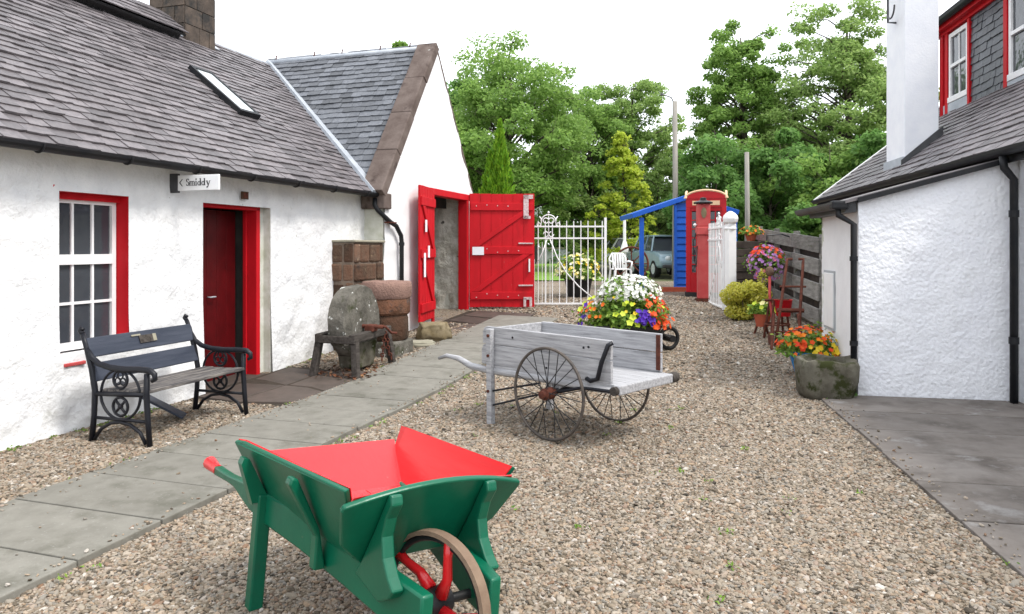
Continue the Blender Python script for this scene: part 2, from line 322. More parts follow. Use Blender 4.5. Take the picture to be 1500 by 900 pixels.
def leaves(pts, size, rng, up=.5, aspect=.6, outward=None):
    """rhombic leaf quads at pts -> verts, faces"""
    n = len(pts); nm = rng.normal(size=(n, 3)); nm[:, 2] += up*2
    if outward is not None: nm += outward
    nm /= np.linalg.norm(nm, axis=1)[:, None]
    a = rng.normal(size=(n, 3)); a -= nm*(a*nm).sum(1)[:, None]; a /= np.linalg.norm(a, axis=1)[:, None]
    b = np.cross(nm, a); s = size*rng.uniform(.6, 1.35, n)[:, None]
    v = np.stack([pts-a*s, pts+b*s*aspect+nm*s*.12, pts+a*s, pts-b*s*aspect+nm*s*.12], 1).reshape(-1, 3)
    return v, np.arange(4*n).reshape(n, 4)
def blooms(pts, size, rng, outward):
    """six-petalled shallow cups"""
    n = len(pts); nm = outward+rng.normal(size=(n, 3))*.25; nm /= np.linalg.norm(nm, axis=1)[:, None]
    a = rng.normal(size=(n, 3)); a -= nm*(a*nm).sum(1)[:, None]; a /= np.linalg.norm(a, axis=1)[:, None]; b = np.cross(nm, a)
    s = size*rng.uniform(.75, 1.25, n)[:, None]; vs = [pts-nm*s*.15]
    for k in range(10):
        an = 2*PI*k/10; rr = 1.0 if k % 2 == 0 else .72
        vs.append(pts+(a*math.cos(an)+b*math.sin(an))*s*rr+nm*s*.22)
    v = np.stack(vs, 1).reshape(-1, 3)
    f = np.array([(0, 1+k, 1+(k+1) % 10) for k in range(10)]); fs = (np.arange(n)[:, None, None]*11+f[None]).reshape(-1, 3)
    return v, fs
def ellip(rng, n, r, shell=0.0, up=False):
    d = rng.normal(size=(n, 3)); d /= np.linalg.norm(d, axis=1)[:, None]
    if up: d[:, 2] = np.abs(d[:, 2])
    rad = rng.uniform(shell**3, 1, n)**(1/3)
    return d*rad[:, None]*np.array(r), d

def slates(roof, frame, O, A, B, N, length, height, wmean, expo, mt, clip=None, thick=.013, nmax=300, seed=1, off=(0, 0, 0), stuffname='slates'):
    """roof covering: O lower corner in frame coordinates, A along the eave, B up the slope, N outward. The 300 that show largest are objects of their own."""
    rg = random.Random(seed); O, A, B, N = Vector(O), Vector(A), Vector(B), Vector(N)
    items = []; k = 0; t0 = 0.0
    while t0 < height:
        e = expo*(1.0-.12*t0/height); s0 = -rg.uniform(0, wmean)
        while s0 < length:
            wd = wmean*rg.uniform(.72, 1.28); sc = s0+wd/2
            if s0 > -wmean*.6 and (clip is None or clip(sc, t0)):
                items.append((s0, wd, t0+rg.uniform(-.006, .006), e*rg.uniform(1.75, 1.95), rg.uniform(-.012, .012), rg.uniform(.7, 1.6)))
            s0 += wd+.004
        t0 += e; k += 1
    def mtx(it):
        s0, wd, t0, ln, tw, th = it
        # lower end rides on the course below
        ang = math.atan2(thick*2.2, ln); Bt = (B*math.cos(ang)-N*math.sin(ang)); Nt = (N*math.cos(ang)+B*math.sin(ang))
        At = (A*math.cos(tw)+Bt*math.sin(tw)); Bt = (Bt*math.cos(tw)-A*math.sin(tw))
        M = Matrix((At*wd, Bt*ln, Nt*th)).transposed().to_4x4(); M.translation = O+A*s0+B*t0+N*(thick*2.3)-Vector(off)
        return M
    shapes = []
    for i in range(5):
        c = [rg.uniform(0, .05) for _ in range(4)]
        shapes.append([(0, c[0]), (.5, -.01+c[1]*.4), (1, c[2]), (1, 1), (0, 1)])
    def verts(i):
        sh = shapes[i]; return [(x, y, 0) for x, y in sh]+[(x, y, thick) for x, y in sh]
    fs = [(4, 3, 2, 1, 0), (5, 6, 7, 8, 9), (0, 1, 6, 5), (1, 2, 7, 6), (2, 3, 8, 7), (4, 0, 5, 9)]
    meshes = []
    for i in range(5):
        me = bpy.data.meshes.new('slate'); me.from_pydata(verts(i), [], fs); me.materials.append(mt); meshes.append(me)
    vis = []
    for idx, it in enumerate(items):
        P = frame(*(O+A*(it[0]+it[1]/2)+B*it[2])); x, y = project(P)
        vis.append(((0 if (-5 < x < 1505 and -5 < y < 905 and P.y > .5) else 1000)+P.length, idx))
    vis.sort(); own = set(i for d, i in vis[:nmax] if d < 1000)
    rest = MB()
    for idx, it in enumerate(items):
        M = mtx(it); i = rg.randrange(5)
        if idx in own:
            o = bpy.data.objects.new('slate', meshes[i]); C.objects.link(o); o.parent = roof; o.matrix_basis = M
        else: rest.add([M @ Vector(p) for p in verts(i)], fs)
    if rest.v:
        OFF = OFFS.pop(roof.name, None)
        rest.build(stuffname, mt, roof, kind='stuff')
        if OFF is not None: OFFS[roof.name] = OFF

def rough_wall(y0, y1, z0f, z1f, holes, amp, step, fx, sc=2.2, seed=0, jag=.012):
    """a lumpy plastered face: grid over (y,z), fx(y,z,disp)->point; holes are rectangles (ya,yb,za,zb)"""
    ys = list(np.arange(y0, y1, step))+[y1]
    for h in holes: ys += [h[0], h[1]]
    ys = sorted(set(round(a, 4) for a in ys)); ys = [a for i, a in enumerate(ys) if i == 0 or a-ys[i-1] > step*.25 or any(abs(a-h[0]) < 1e-4 or abs(a-h[1]) < 1e-4 for h in holes)]
    nzr = max(2, int((2.45)/step)); m = MB(); idx = {}
    zc = set()
    for h in holes: zc |= {h[2], h[3]}
    rows = np.linspace(0, 1, nzr+1)
    def zval(y, k):
        z = z0f(y)+(z1f(y)-z0f(y))*rows[k]
        for c in zc:
            if abs(z-c) < (z1f(y)-z0f(y))/nzr*.5: z = c
        return z
    for i, y in enumerate(ys):
        for k in range(nzr+1):
            z = zval(y, k); P = Vector((y*sc, z*sc, seed))
            d = amp*(noise.fractal(P, 1.0, 2.0, 5)*.8+.5*noise.noise(P*3.1))*(1+(1.0*max(0, 1-z/1.3) if amp > .02 else 0))
            for h in holes:
                dx_ = max(h[0]-y, 0, y-h[1]); dz_ = max(h[2]-z, 0, z-h[3]); e_ = min(1, math.hypot(dx_, dz_)/.16); d *= e_*e_*(3-2*e_)
            m.v.append(tuple(fx(y, z, d))); idx[i, k] = len(m.v)-1
    for i in range(len(ys)-1):
        for k in range(nzr):
            yc = (ys[i]+ys[i+1])/2; z = (zval(yc, k)+zval(yc, k+1))/2
            if any(h[0] < yc < h[1] and h[2] < z < h[3] for h in holes): continue
            m.f.append((idx[i, k], idx[i+1, k], idx[i+1, k+1], idx[i, k+1]))
    return m

# ------------------------------------------------------------------ ground
def sheet(name, mt, xs, ys, dz, fn=None):
    m = MB(); nx = len(xs)
    for y in ys:
        for x in xs: m.v.append((x, y, gz(y)+dz+(fn(x, y) if fn else 0)))
    for j in range(len(ys)-1):
        for i in range(nx-1): m.f.append((j*nx+i, j*nx+i+1, (j+1)*nx+i+1, (j+1)*nx+i))
    return m.build(name, mt, smooth=True)
YS = [-40, -10, 0, 4, 7, 7.5]+[7.5+.25*i for i in range(1, 42)]+[20, 24, 30, 40, 60, 100, 200, 400]
struct(sheet('ground', EARTH, [-300, -60, -20, -5, 0, 5, 20, 60, 300], YS, -.03))
struct(sheet('gravel_yard', GRAVEL, [-6, -2, 2, 6, 9], [y for y in YS if -10 <= y <= 20]+[22.5], 0))
struct(sheet('lawn', GRASS, [-14, -6, 0, 3.2], [22.5, 24, 30, 40, 56], .03))

# concrete path beside the smithy: bed and slabs
def lquad(m, v0, v1, u0, u1, top, th, jit=0):
    c = [(v0, u0), (v1, u0), (v1, u1), (v0, u1)]
    vs = []
    for dz in (top-th, top):
        for v, u in c:
            P = LW(v, u); vs.append((P.x, P.y, gz(P.y)+dz))
    m.add(vs, [(0, 3, 2, 1), (4, 5, 6, 7), (0, 1, 5, 4), (1, 2, 6, 5), (2, 3, 7, 6), (3, 0, 4, 7)])
m = MB()
for i in range(12): lquad(m, -4.29, -3.17, .5+i, 1.5+i, .012, .03)
path = struct(m.build('concrete_path', MORTAR))
u = .55; rg = random.Random(3)
while u < 12.2:
    m = MB(); lquad(m, -4.30+rg.uniform(-.008, .008), -3.16+rg.uniform(-.008, .008), u, u+.540, .036+rg.uniform(-.003, .003), .05)
    m.build('slab', CONC, path, bevel=.006); u += .552
# flags before the smithy door and before the barn
def irregular(name, parent, cells, mt, top, frame):
    for poly in cells:
        n = len(poly); lo = []; hi = []
        for a, b_ in poly:
            P = frame(a, b_); lo.append((P.x, P.y, gz(P.y)-.03)); hi.append((P.x, P.y, gz(P.y)+top))
        tz = rg.uniform(-.004, .004); hi = [(x, y, z+tz) for x, y, z in hi]
        m = MB(); m.add(lo+hi, [tuple(range(n))[::-1], tuple(range(n, 2*n))]+[(i, (i+1) % n, n+(i+1) % n, n+i) for i in range(n)])
        m.build(name, mt, parent, bevel=.008)
m = MB(); lquad(m, -5.5, -4.31, 6.05, 8.0, .006, .02); dflags = struct(m.build('doorway_paving', SOIL))
irregular('flagstone', dflags, [
    [(-5.45, 6.2), (-4.95, 6.12), (-4.92, 6.95), (-5.45, 6.9)], [(-4.93, 6.1), (-4.33, 6.25), (-4.33, 6.8), (-4.6, 6.93), (-4.9, 6.94)],
    [(-5.45, 6.93), (-4.92, 6.98), (-4.9, 7.72), (-5.45, 7.8)], [(-4.88, 6.98), (-4.58, 6.97), (-4.33, 6.84), (-4.33, 7.45), (-4.87, 7.5)],
    [(-4.86, 7.54), (-4.33, 7.49), (-4.34, 7.9), (-4.85, 7.75)]], DARKFLAG, .022, LW)
m = MB(); lquad(m, -5.1, -3.5, 11.0, 13.6, .004, .02); bflags = struct(m.build('barn_door_paving', SOIL))
irregular('flagstone', bflags, [
    [(-5.0, 11.9), (-4.3, 11.7), (-4.2, 12.3), (-4.95, 12.5)], [(-4.27, 11.7), (-3.6, 11.9), (-3.7, 12.4), (-4.17, 12.3)],
    [(-4.95, 12.54), (-4.2, 12.34), (-4.15, 13.1), (-4.9, 13.2)], [(-4.17, 12.34), (-3.7, 12.45), (-3.75, 13.1), (-4.12, 13.1)], [(-4.6, 11.1), (-4.0, 11.0), (-3.9, 11.65), (-4.5, 11.7)]], DARKFLAG, .02, LW)
# terrace before the right-hand house
def rquad(m, q0, q1, p0, p1, top, th):
    vs = []
    for dz in (top-th, top):
        for q, p in ((q0, p0), (q1, p0), (q1, p1), (q0, p1)):
            P = RW(q, p); vs.append((P.x, P.y, gz(P.y)+dz))
    m.add(vs, [(0, 3, 2, 1), (4, 5, 6, 7), (0, 1, 5, 4), (1, 2, 6, 5), (2, 3, 7, 6), (3, 0, 4, 7)])
m = MB(); rquad(m, 1.80, 7.0, -2, 8.2, .004, .02); terr = struct(m.build('paved_terrace', SOIL))
rows = [-1.16, -.45, .26, .97, 1.68, 2.40, 3.12, 3.83, 4.55, 5.26, 5.97, 6.68, 7.39, 8.16]
for k in range(len(rows)-1):
    q = 1.78+rg.uniform(-.012, .012)
    while q < 6.6:
        q1 = q+rg.uniform(.95, 1.9)
        m = MB(); rquad(m, q, q1-.010, rows[k]+.005, rows[k+1]-.007, .024+rg.uniform(-.0025, .0025), .05); m.build('flagstone', FLAG, terr, bevel=.005); q = q1

# loose gravel stones
def in_gravel(X, Y):
    v = X*cT-Y*sT; u = X*sT+Y*cT; q = X*cP-Y*sP; p = X*sP+Y*cP
    ok = (v > -5.5) & ~((v > -4.31) & (v < -3.15) & (u < 12.25)) & ~((v < -4.31) & (u > 6.15) & (u < 7.85))
    ok &= ~((q > 1.77) & (p < 8.2)) & ~((q > 2.1) & (p < 10)) & ~((u > 11.7) & (u < 13.2) & (v < -3.7))
    ok &= (X < 5.2)
    return ok
bands = [(2.55, 4.2, 6000, .0090), (4.2, 6.0, 4200, .0098), (6.0, 8.5, 2600, .0115), (8.5, 12, 1300, .0145), (12, 16.5, 650, .018)]
PX, PY, PS = [], [], []
for y0, y1, den, rad in bands:
    x0, x1 = -.74*y1, .74*y1; n = int((x1-x0)*(y1-y0)*den)
    X = RNG.uniform(x0, x1, n); Y = RNG.uniform(y0, y1, n); k = in_gravel(X, Y) & (np.abs(X) < .73*Y+.1)
    PX.append(X[k]); PY.append(Y[k]); PS.append(rad*np.exp(RNG.normal(0, .28, k.sum())))
X = np.concatenate(PX); Y = np.concatenate(PY); PS = np.concatenate(PS)
Z = np.array([gz(y) for y in Y])+PS*.18
SV = np.concatenate([-4.30+np.abs(RNG.normal(0, .07, 330)), -3.17-np.abs(RNG.normal(0, .05, 200)), RNG.uniform(-4.3, -3.2, 60)]); SU = RNG.uniform(2, 11, len(SV))      # strays kicked onto the path and the terrace
SQ = 1.79+np.abs(RNG.normal(0, .09, 170)); SP_ = RNG.uniform(2.5, 8, 170)
X2 = np.concatenate([SU*sT+SV*cT, SP_*sP+SQ*cP]); Y2 = np.concatenate([SU*cT-SV*sT, SP_*cP-SQ*sP]); S2 = .0075*np.exp(RNG.normal(0, .3, len(X2)))
Z2 = np.array([gz(y) for y in Y2])+np.where(np.arange(len(X2)) < len(SV), .038, .026)+S2*.3
X = np.concatenate([X, X2]); Y = np.concatenate([Y, Y2]); Z = np.concatenate([Z, Z2]); PS = np.concatenate([PS, S2])
me = bpy.data.meshes.new('gravel_stones'); me.vertices.add(len(X)); me.vertices.foreach_set('co', np.stack([X, Y, Z], 1).astype(np.float32).ravel())
at = me.attributes.new('psz', 'FLOAT', 'POINT'); at.data.foreach_set('value', PS.astype(np.float32)); me.update()
gs = bpy.data.objects.new('gravel_stones', me); C.objects.link(gs); tag(gs, 'loose buff and grey gravel stones covering the yard', 'gravel', kind='stuff')
ng = bpy.data.node_groups.new('scatter_stones', 'GeometryNodeTree')
ng.interface.new_socket('Geometry', in_out='INPUT', socket_type='NodeSocketGeometry'); ng.interface.new_socket('Geometry', in_out='OUTPUT', socket_type='NodeSocketGeometry')
N = ng.nodes; K = ng.links.new
gi = N.new('NodeGroupInput'); go = N.new('NodeGroupOutput'); ico = N.new('GeometryNodeMeshIcoSphere'); ico.inputs['Subdivisions'].default_value = 2; ico.inputs['Radius'].default_value = 1
sp_ = N.new('GeometryNodeSetPosition'); nzt = N.new('ShaderNodeTexNoise'); nzt.inputs['Scale'].default_value = 1.3
sb = N.new('ShaderNodeVectorMath'); sb.operation = 'SUBTRACT'; sb.inputs[1].default_value = (.5, .5, .5); scv = N.new('ShaderNodeVectorMath'); scv.operation = 'SCALE'; scv.inputs['Scale'].default_value = 1.1
K(nzt.outputs['Color'], sb.inputs[0]); K(sb.outputs[0], scv.inputs[0]); K(ico.outputs[0], sp_.inputs['Geometry']); K(scv.outputs[0], sp_.inputs['Offset'])
sm = N.new('GeometryNodeSetMaterial'); sm.inputs['Material'].default_value = PEBBLE; K(sp_.outputs[0], sm.inputs['Geometry'])
iop = N.new('GeometryNodeInstanceOnPoints'); K(gi.outputs[0], iop.inputs['Points']); K(sm.outputs[0], iop.inputs['Instance'])
rr = N.new('FunctionNodeRandomValue'); rr.data_type = 'FLOAT_VECTOR'; rr.inputs[0].default_value = (-.5, -.5, 0); rr.inputs[1].default_value = (.5, .5, 6.28)
K(rr.outputs[0], iop.inputs['Rotation'])
na = N.new('GeometryNodeInputNamedAttribute'); na.data_type = 'FLOAT'; na.inputs['Name'].default_value = 'psz'
rs = N.new('FunctionNodeRandomValue'); rs.data_type = 'FLOAT_VECTOR'; rs.inputs[0].default_value = (.75, .6, .40); rs.inputs[1].default_value = (1.5, 1.05, .75); rs.inputs['Seed'].default_value = 5
vm = N.new('ShaderNodeVectorMath'); vm.operation = 'SCALE'; K(rs.outputs[0], vm.inputs[0]); K(na.outputs['Attribute'], vm.inputs['Scale']); K(vm.outputs[0], iop.inputs['Scale'])
K(iop.outputs[0], go.inputs[0])
gs.modifiers.new('scatter', 'NODES').node_group = ng

# ------------------------------------------------------------------ smithy cottage (left)
WV = -5.55; EV = -5.36; WH = 2.42; RV = -8.72; RZ = WH+.8*(EV-RV)
O0 = (WV, 6.0, 0)
smithy = thing('smithy_cottage', 'long low white limewashed cottage with grey slate roof and red doorway', 'cottage', LW(WV, 6.0), -TH, off=O0)
WIN = (4.66, 5.39, .66, 2.08); DOOR = (6.38, 7.55, -.2, 2.11)
def wx(y, z, d):
    lean = .035*max(0, 1-z/1.0)     # battered foot
    return (WV+d+lean, y, z)
m = rough_wall(-1.5, 9.86, lambda y: -.1, lambda y: WH+.02, [WIN, DOOR], .03, .055, wx)
wall = m.build('wall', WHITE, smithy, smooth=True)
m = MB()   # the rest of the shell: back, end, inner face
m.box(-12.3, -11.9, -1.5, 9.6, -.1, 2.5); m.box(-12, WV-.06, -1.5, -1.1, -.1, 2.5); m.box(-12, WV-.06, 9.55, 9.8, -.1, 2.5)
m.build('back_wall', DIRTY, smithy)
m = MB(); m.box(-11.9, WV-.4, -1.1, 9.5, -.08, .02); m.build('floor', DARKIN, smithy)
m = MB()
for (y0, y1, z0, z1) in ((-1.1, WIN[0]-.02, -.1, 2.4), (WIN[1]+.02, DOOR[0]-.02, -.1, 2.4), (DOOR[1]+.02, 9.6, -.1, 2.4), (WIN[0]-.02, WIN[1]+.02, -.1, WIN[2]-.02), (WIN[0]-.02, WIN[1]+.02, WIN[3]+.02, 2.4), (DOOR[0]-.02, DOOR[1]+.02, DOOR[3]+.02, 2.4)):
    m.box(WV-.55, WV-.50, y0, y1, z0, z1)
m.build('inner_lining', DARKIN, smithy)
def gable_end(y0, y1): return MB().prism([(-11.9, 2.4), (WV-.08, 2.4), (RV, RZ-.08)], (0, y0, 0), (1, 0, 0), (0, 0, 1), (0, 1, 0), y1-y0)
gable_end(-1.5, -1.15).build('gable_end', WHITE, smithy)
# reveals
def reveal(nm, mt, o, dep, sides, parent, f0=.006):
    for sd_ in sides:
        if sd_ == 'r': bx(nm, mt, parent, WV-dep, WV-f0, o[1]-.003, o[1]+.05, max(o[2], -.05), o[3]+.0)
        if sd_ == 'l': bx(nm, mt, parent, WV-dep, WV-f0, o[0]-.05, o[0]+.003, max(o[2], -.05), o[3]+.0)
        if sd_ == 't': bx(nm, mt, parent, WV-dep, WV-f0, o[0]-.05, o[1]+.05, o[3]-.003, o[3]+.05)
        if sd_ == 'b': bx(nm, mt, parent, WV-dep, WV-.004, o[0]-.05, o[1]+.05, o[2]-.06, o[2]+.001)
window = bx('window', REDP, smithy, WV-.155, WV-.10, WIN[0], WIN[1], WIN[3]-.06, WIN[3])       # head of the red frame
reveal('red_reveal', REDP, WIN, .3, 'rlt', window); reveal('sill', WPAINT, WIN, .3, 'b', window)
bx('sill_edge', PUMPRED, window, WV-.03, WV+.03, WIN[0]+.03, WIN[0]+.24, WIN[2]-.095, WIN[2]-.065, bevel=.006)
# sash: frame, bars, panes
X0, X1 = WV-.185, WV-.14; a, b_, z0, z1 = WIN[0]+.0, WIN[1]-.012, WIN[2]+.02, WIN[3]-.055
fr = .045; zm = z0+(z1-z0)*.60
sash = MB().box(X0, X1, a, a+fr, z0, z1).box(X0, X1, b_-fr, b_, z0, z1).box(X0, X1, a+fr, b_-fr, z1-fr*.8, z1).box(X0, X1, a+fr, b_-fr, z0, z0+fr*1.5).box(X0-.002, X1+.012, a+fr-.001, b_-fr+.001, zm-.045, zm+.045).build('sash_frame', WPAINT, window)
cols = 3; cwid = (b_-a-2*fr)/cols
for i in (1, 2): bx('glazing_bar', WPAINT, window, X0+.01, X1-.004, a+fr+i*cwid-.012, a+fr+i*cwid+.012, z0+fr*1.5, z1-fr*.8)
zlow = (z0+fr*1.5+zm-.045)/2
bx('glazing_bar', WPAINT, window, X0+.012, X1-.006, a+fr, b_-fr, zlow-.012, zlow+.012)
for i in range(3):
    for (za, zb) in ((z0+fr*1.5, zlow-.012), (zlow+.012, zm-.045), (zm+.045, z1-fr*.8)):
        bx('pane', GLASS, window, X0+.018, X0+.022, a+fr+i*cwid+.012, a+fr+(i+1)*cwid-.012, za, zb)
# door: frame set back, leaf ajar
door = MB().box(WV-.2, WV-.06, 7.36, 7.43, .0, 2.07).box(WV-.25, WV-.2, 7.345, 7.43, 0, 2.07).box(WV-.2, WV-.06, DOOR[0]-.02, 7.43, 2.04, 2.108).box(WV-.2, WV-.06, DOOR[0]-.02, DOOR[0]+.04, 0, 2.04).build('door', REDP, smithy, bevel=.006)
reveal('white_reveal', DIRTY, (DOOR[0], DOOR[1], 0, 2.11), .2, 'rl', door)
bx('lintel_soffit', DARKIN, door, WV-.6, WV-.012, DOOR[0]-.05, DOOR[1]+.05, 2.112, 2.18)
bx('jamb_packing', DIRTY, door, WV-.195, WV-.10, 7.432, 7.547, 0, 2.11)
bx('inner_jamb', DARKIN, door, WV-.6, WV-.205, 7.40, 7.6, 0, 2.11)
SHADEDRED = mat('shaded_red_door', (.085, .0025, .004), (.06, .002, .003), 5, rough=.5, spec=.2, bump=.1, bscale=30)  # door red with the deep shade of the doorway put into its colour
Ml = Matrix.Translation((WV-.30, DOOR[0]+.03, 0)) @ Matrix.Rotation(R(4), 4, 'Z')
for i in range(5): MB().box(-.022, .022, .01+i*.182, .01+i*.182+.179, .03, 2.03, Ml).build('board', SHADEDRED, door, bevel=.004)
MB().tube([Ml @ Vector(p) for p in ((.03, .38, 1.02), (.075, .38, 1.02), (.075, .47, 1.02), (.03, .47, 1.02))], .009, 6).build('handle', LEAD, door, smooth=True)
bx('threshold', DARKFLAG, door, WV-.4, WV+.02, 6.4, 7.53, -.05, .045, bevel=.01)
# roof
vB = Vector((-1, 0, .8)).normalized(); vN = Vector((.8, 0, 1)).normalized(); SLH = math.hypot(EV-RV, RZ-WH)
m = MB(); 
def valley_u(t): return 9.76+(t/SLH)*(11.86-9.76)
m.prism([(-1.6, 0), (9.9, 0), (11.9, SLH), (-1.6, SLH)], Vector((EV, 0, WH)), (0, 1, 0), vB, -vN, .06)
m.prism([(-1.6, 0), (13, 0), (13, SLH), (-1.6, SLH)], Vector((2*RV-EV, 0, WH)), (0, 1, 0), Vector((1, 0, .8)).normalized(), Vector((.8, 0, -1)).normalized(), .06)
roof = m.build('roof', UNDER, smithy)
slates(roof, LW, (EV+.04, 1.0, WH-.02), (0, 1, 0), vB, vN, 10.95, SLH, .21, .135, SLATE, clip=lambda s_, t_: 1.0+s_ < valley_u(t_)+.02, nmax=300, seed=4, off=O0)
MB().tube([(RV, -1.6, RZ+.0), (RV, 9.0, RZ+.0)], .07, 8).build('ridge', LEAD, roof, smooth=True)
MB().tube([(RV, 9.0, RZ), (RV, 11.86, RZ+.01)], .05, 8).build('ridge', LEAD, roof, smooth=True)
# raised ridge ventilator: a dark gap with a slated cap above it
tv = lambda t_, n_: Vector((EV, 0, WH))+vB*t_+vN*n_
m = MB()
m.prism([(5.0, 0), (9.02, 0), (9.02, .62), (5.0, .62)], tv(3.72, .17), (0, 1, 0), vB, -vN, .03)
vent = m.build('ridge_vent', BLACK, roof)
m = MB(); m.prism([(5.0, 0), (9.0, 0), (9.0, .03), (5.0, .03)], tv(3.79, .03), (0, 1, 0), vB, vN, .10); m.build('vent_slot', BLACK, vent)
slates(vent, LW, tv(3.73, .17)+Vector((0, 5.0, 0)), (0, 1, 0), vB, vN, 4.02, .56, .225, .15, SLATE, nmax=40, seed=9, off=O0, stuffname='vent_slates')
# skylight
sk = MB(); u0, u1, ta, tb = 8.17, 8.60, 1.52, 2.62
for (a, b_, c, d) in ((u0, u0+.05, ta, tb), (u1-.05, u1, ta, tb), (u0+.05, u1-.05, ta, ta+.06), (u0+.05, u1-.05, tb-.06, tb)):
    sk.prism([(a, c), (b_, c), (b_, d), (a, d)], tv(0, .0), (0, 1, 0), vB, vN, .12)
sky_l = sk.build('skylight', GUTTER, roof, bevel=.004)
MB().prism([(u0+.05, ta+.06), (u1-.05, ta+.06), (u1-.05, tb-.06), (u0+.05, tb-.06)], tv(0, .095), (0, 1, 0), vB, vN, .01).build('pane', CGLASS, sky_l)
# valley lead
P0 = Vector((EV+.1, 9.72, WH-.02)); P1 = Vector((RV, 11.84, RZ+.05)); dv = (P1-P0).normalized(); sdv = dv.cross(vN).normalized()
MB().prism([(-.09, 0), (.09, 0), (.09, (P1-P0).length), (-.09, (P1-P0).length)], P0, sdv, dv, vN, .05).build('valley_lead', LEAD, roof)
# chimney
chn = MB(); cu0, cu1 = 9.22, 9.92
chim = bx('chimney', CHIMST, smithy, RV-.34, RV+.34, cu0+.01, cu1-.01, 4.5, 6.6)
rg2 = random.Random(5); z = 4.6; k = 0
while z < 6.55:
    hgt = rg2.uniform(.22, .3)
    for (axis) in (0, 1):
        s0 = 0; span = .68 if axis == 0 else .68
        while s0 < span-.01:
            ww = min(span-s0, rg2.uniform(.22, .4)); ww = span-s0 if span-s0-ww < .12 else ww
            if axis == 0: bx('stone', CHIMST, chim, RV-.34+s0+.004, RV-.34+s0+ww-.004, cu0-.012-rg2.uniform(0, .006), cu0+.02, z+.004, z+hgt-.004, bevel=.006)
            else: bx('stone', CHIMST, chim, RV+.33, RV+.352+rg2.uniform(0, .006), cu0+.008+s0, cu0+s0+ww, z+.004, z+hgt-.004, bevel=.006)
            s0 += ww
    z += hgt
m = MB(); m.prism([(cu0-.08, 3.93), (cu1+.12, 3.93), (cu1+.12, 4.28), (cu0-.08, 4.28)], tv(0, .05), (0, 1, 0), vB, vN, .02); m.build('chimney_lead', LEAD, chim)
# eaves: wall-head shadow board, gutter, brackets
gm = MB(); n = 10; prof = [(.062*math.cos(a), .062*math.sin(a)) for a in [PI+PI*i/8 for i in range(9)]]+[(.052*math.cos(a), .052*math.sin(a)) for a in [2*PI-PI*i/8 for i in range(9)]]
gut = MB().prism(prof, (EV+.075, -1.5, WH-.005), (1, 0, 0), (0, 0, 1), (0, 1, 0), 11.32).build('gutter', GUTTER, smithy)
for i in range(13): MB().ring((EV+.075, -.9+i*.86, WH-.005), (1, 0, 0), (0, 0, 1), .068, .009, 9, 5, PI, 2*PI).build('bracket', GUTTER, gut)
bx('eaves_board', DIRTY, smithy, WV-.02, EV-.0, -1.5, 9.78, WH-.03, WH-.005)
# downpipe with swan-neck round the corner of the barn
DP = [(EV+.06, 9.76, WH-.08), (EV+.06, 9.74, 2.24), (-5.26, 9.76, 2.16), (-5.13, 9.93, 1.98), (-5.13, 10.12, 1.93), (-5.13, 10.29, 1.78), (-5.13, 10.31, 1.68), (-5.13, 10.31, .22)]
pipe = MB().tube(DP, .036, 10).build('downpipe', GUTTER, smithy, smooth=True)
for z in (1.62,): MB().tube([(-5.13, 10.31, z), (-5.13, 10.31, z+.05)], .046, 10).build('pipe_collar', GUTTER, pipe)
bx('pipe_bracket', RUST, pipe, -5.2, -5.09, 9.86, 10.06, 1.965, 1.985)

# the red plaque above the door, the projecting sign
pl = thing('number_plaque', 'small brown-red number plaque on the white wall above the cottage door', 'plaque', LW(WV+.03, 7.02, 2.20), -TH)
bx('plate', REDST, pl, -.005, .02, -.055, .055, -.045, .045, bevel=.004); bx('panel', RUST, pl, .02, .024, -.04, .04, -.03, .03)
sg = thing('hanging_sign', 'white Smiddy sign with arrow projecting from the cottage wall under the gutter', 'sign', LW(WV, 5.92, 2.17), -TH)
bx('board', WPAINT, sg, .09, .60, -.012, .012, 0, .155, bevel=.004); bx('bracket', GUTTERG, sg, .0, .10, -.016, .016, -.02, .175)
letters = MB()
def rect(x0, x1, z0, z1): letters.box(x0, x1, -.0145, -.0125, z0, z1)
def arc(cx, cz, rx, rz, a0, a1, tk, n=14, thin=.45):
    P = []; Q = []
    for i in range(n+1):
        a = a0+(a1-a0)*i/n; tt = tk*(thin+(1-thin)*abs(math.cos(a)))/2
        P.append((cx+(rx+tt)*math.cos(a), cz+(rz+tt)*math.sin(a))); Q.append((cx+(rx-tt)*math.cos(a), cz+(rz-tt)*math.sin(a)))
    for i in range(n): letters.prism([P[i], P[i+1], Q[i+1], Q[i]], (0, -.0145, 0), (1, 0, 0), (0, 0, 1), (0, 1, 0), .002)
bz = .048; xh = .046; ch = .072; st = .0115; sf = .0035
def stem(x, z0, z1, ser='b'):
    rect(x-st/2, x+st/2, z0, z1)
    if 'b' in ser: rect(x-st*.95, x+st*.95, z0, z0+sf)
    if 't' in ser: rect(x-st*.95, x+st/2, z1-sf, z1)
x = .205   # S
arc(x+.018, bz+.054, .0135, .0145, R(40), R(270), .010); arc(x+.018, bz+.019, .0145, .0165, R(-150), R(90), .011); rect(x+.029, x+.033, bz+.052, bz+.07); rect(x+.001, x+.005, bz+.002, bz+.02)
x = .252   # m
stem(x, bz, bz+xh, 'bt'); stem(x+.026, bz, bz+.034); stem(x+.052, bz, bz+.034); arc(x+.014, bz+.032, .012, .0125, 0, PI, .009); arc(x+.040, bz+.032, .012, .0125, 0, PI, .009)
x = .327; stem(x, bz, bz+xh, 'bt'); arc(x, bz+.064, .0035, .0035, 0, 2*PI, .008, thin=1)
for x in (.362, .412):  # d d
    arc(x, bz+.0215, .0145, .019, 0, 2*PI, .010); stem(x+.018, bz, bz+ch, 'bt')
x = .458   # y
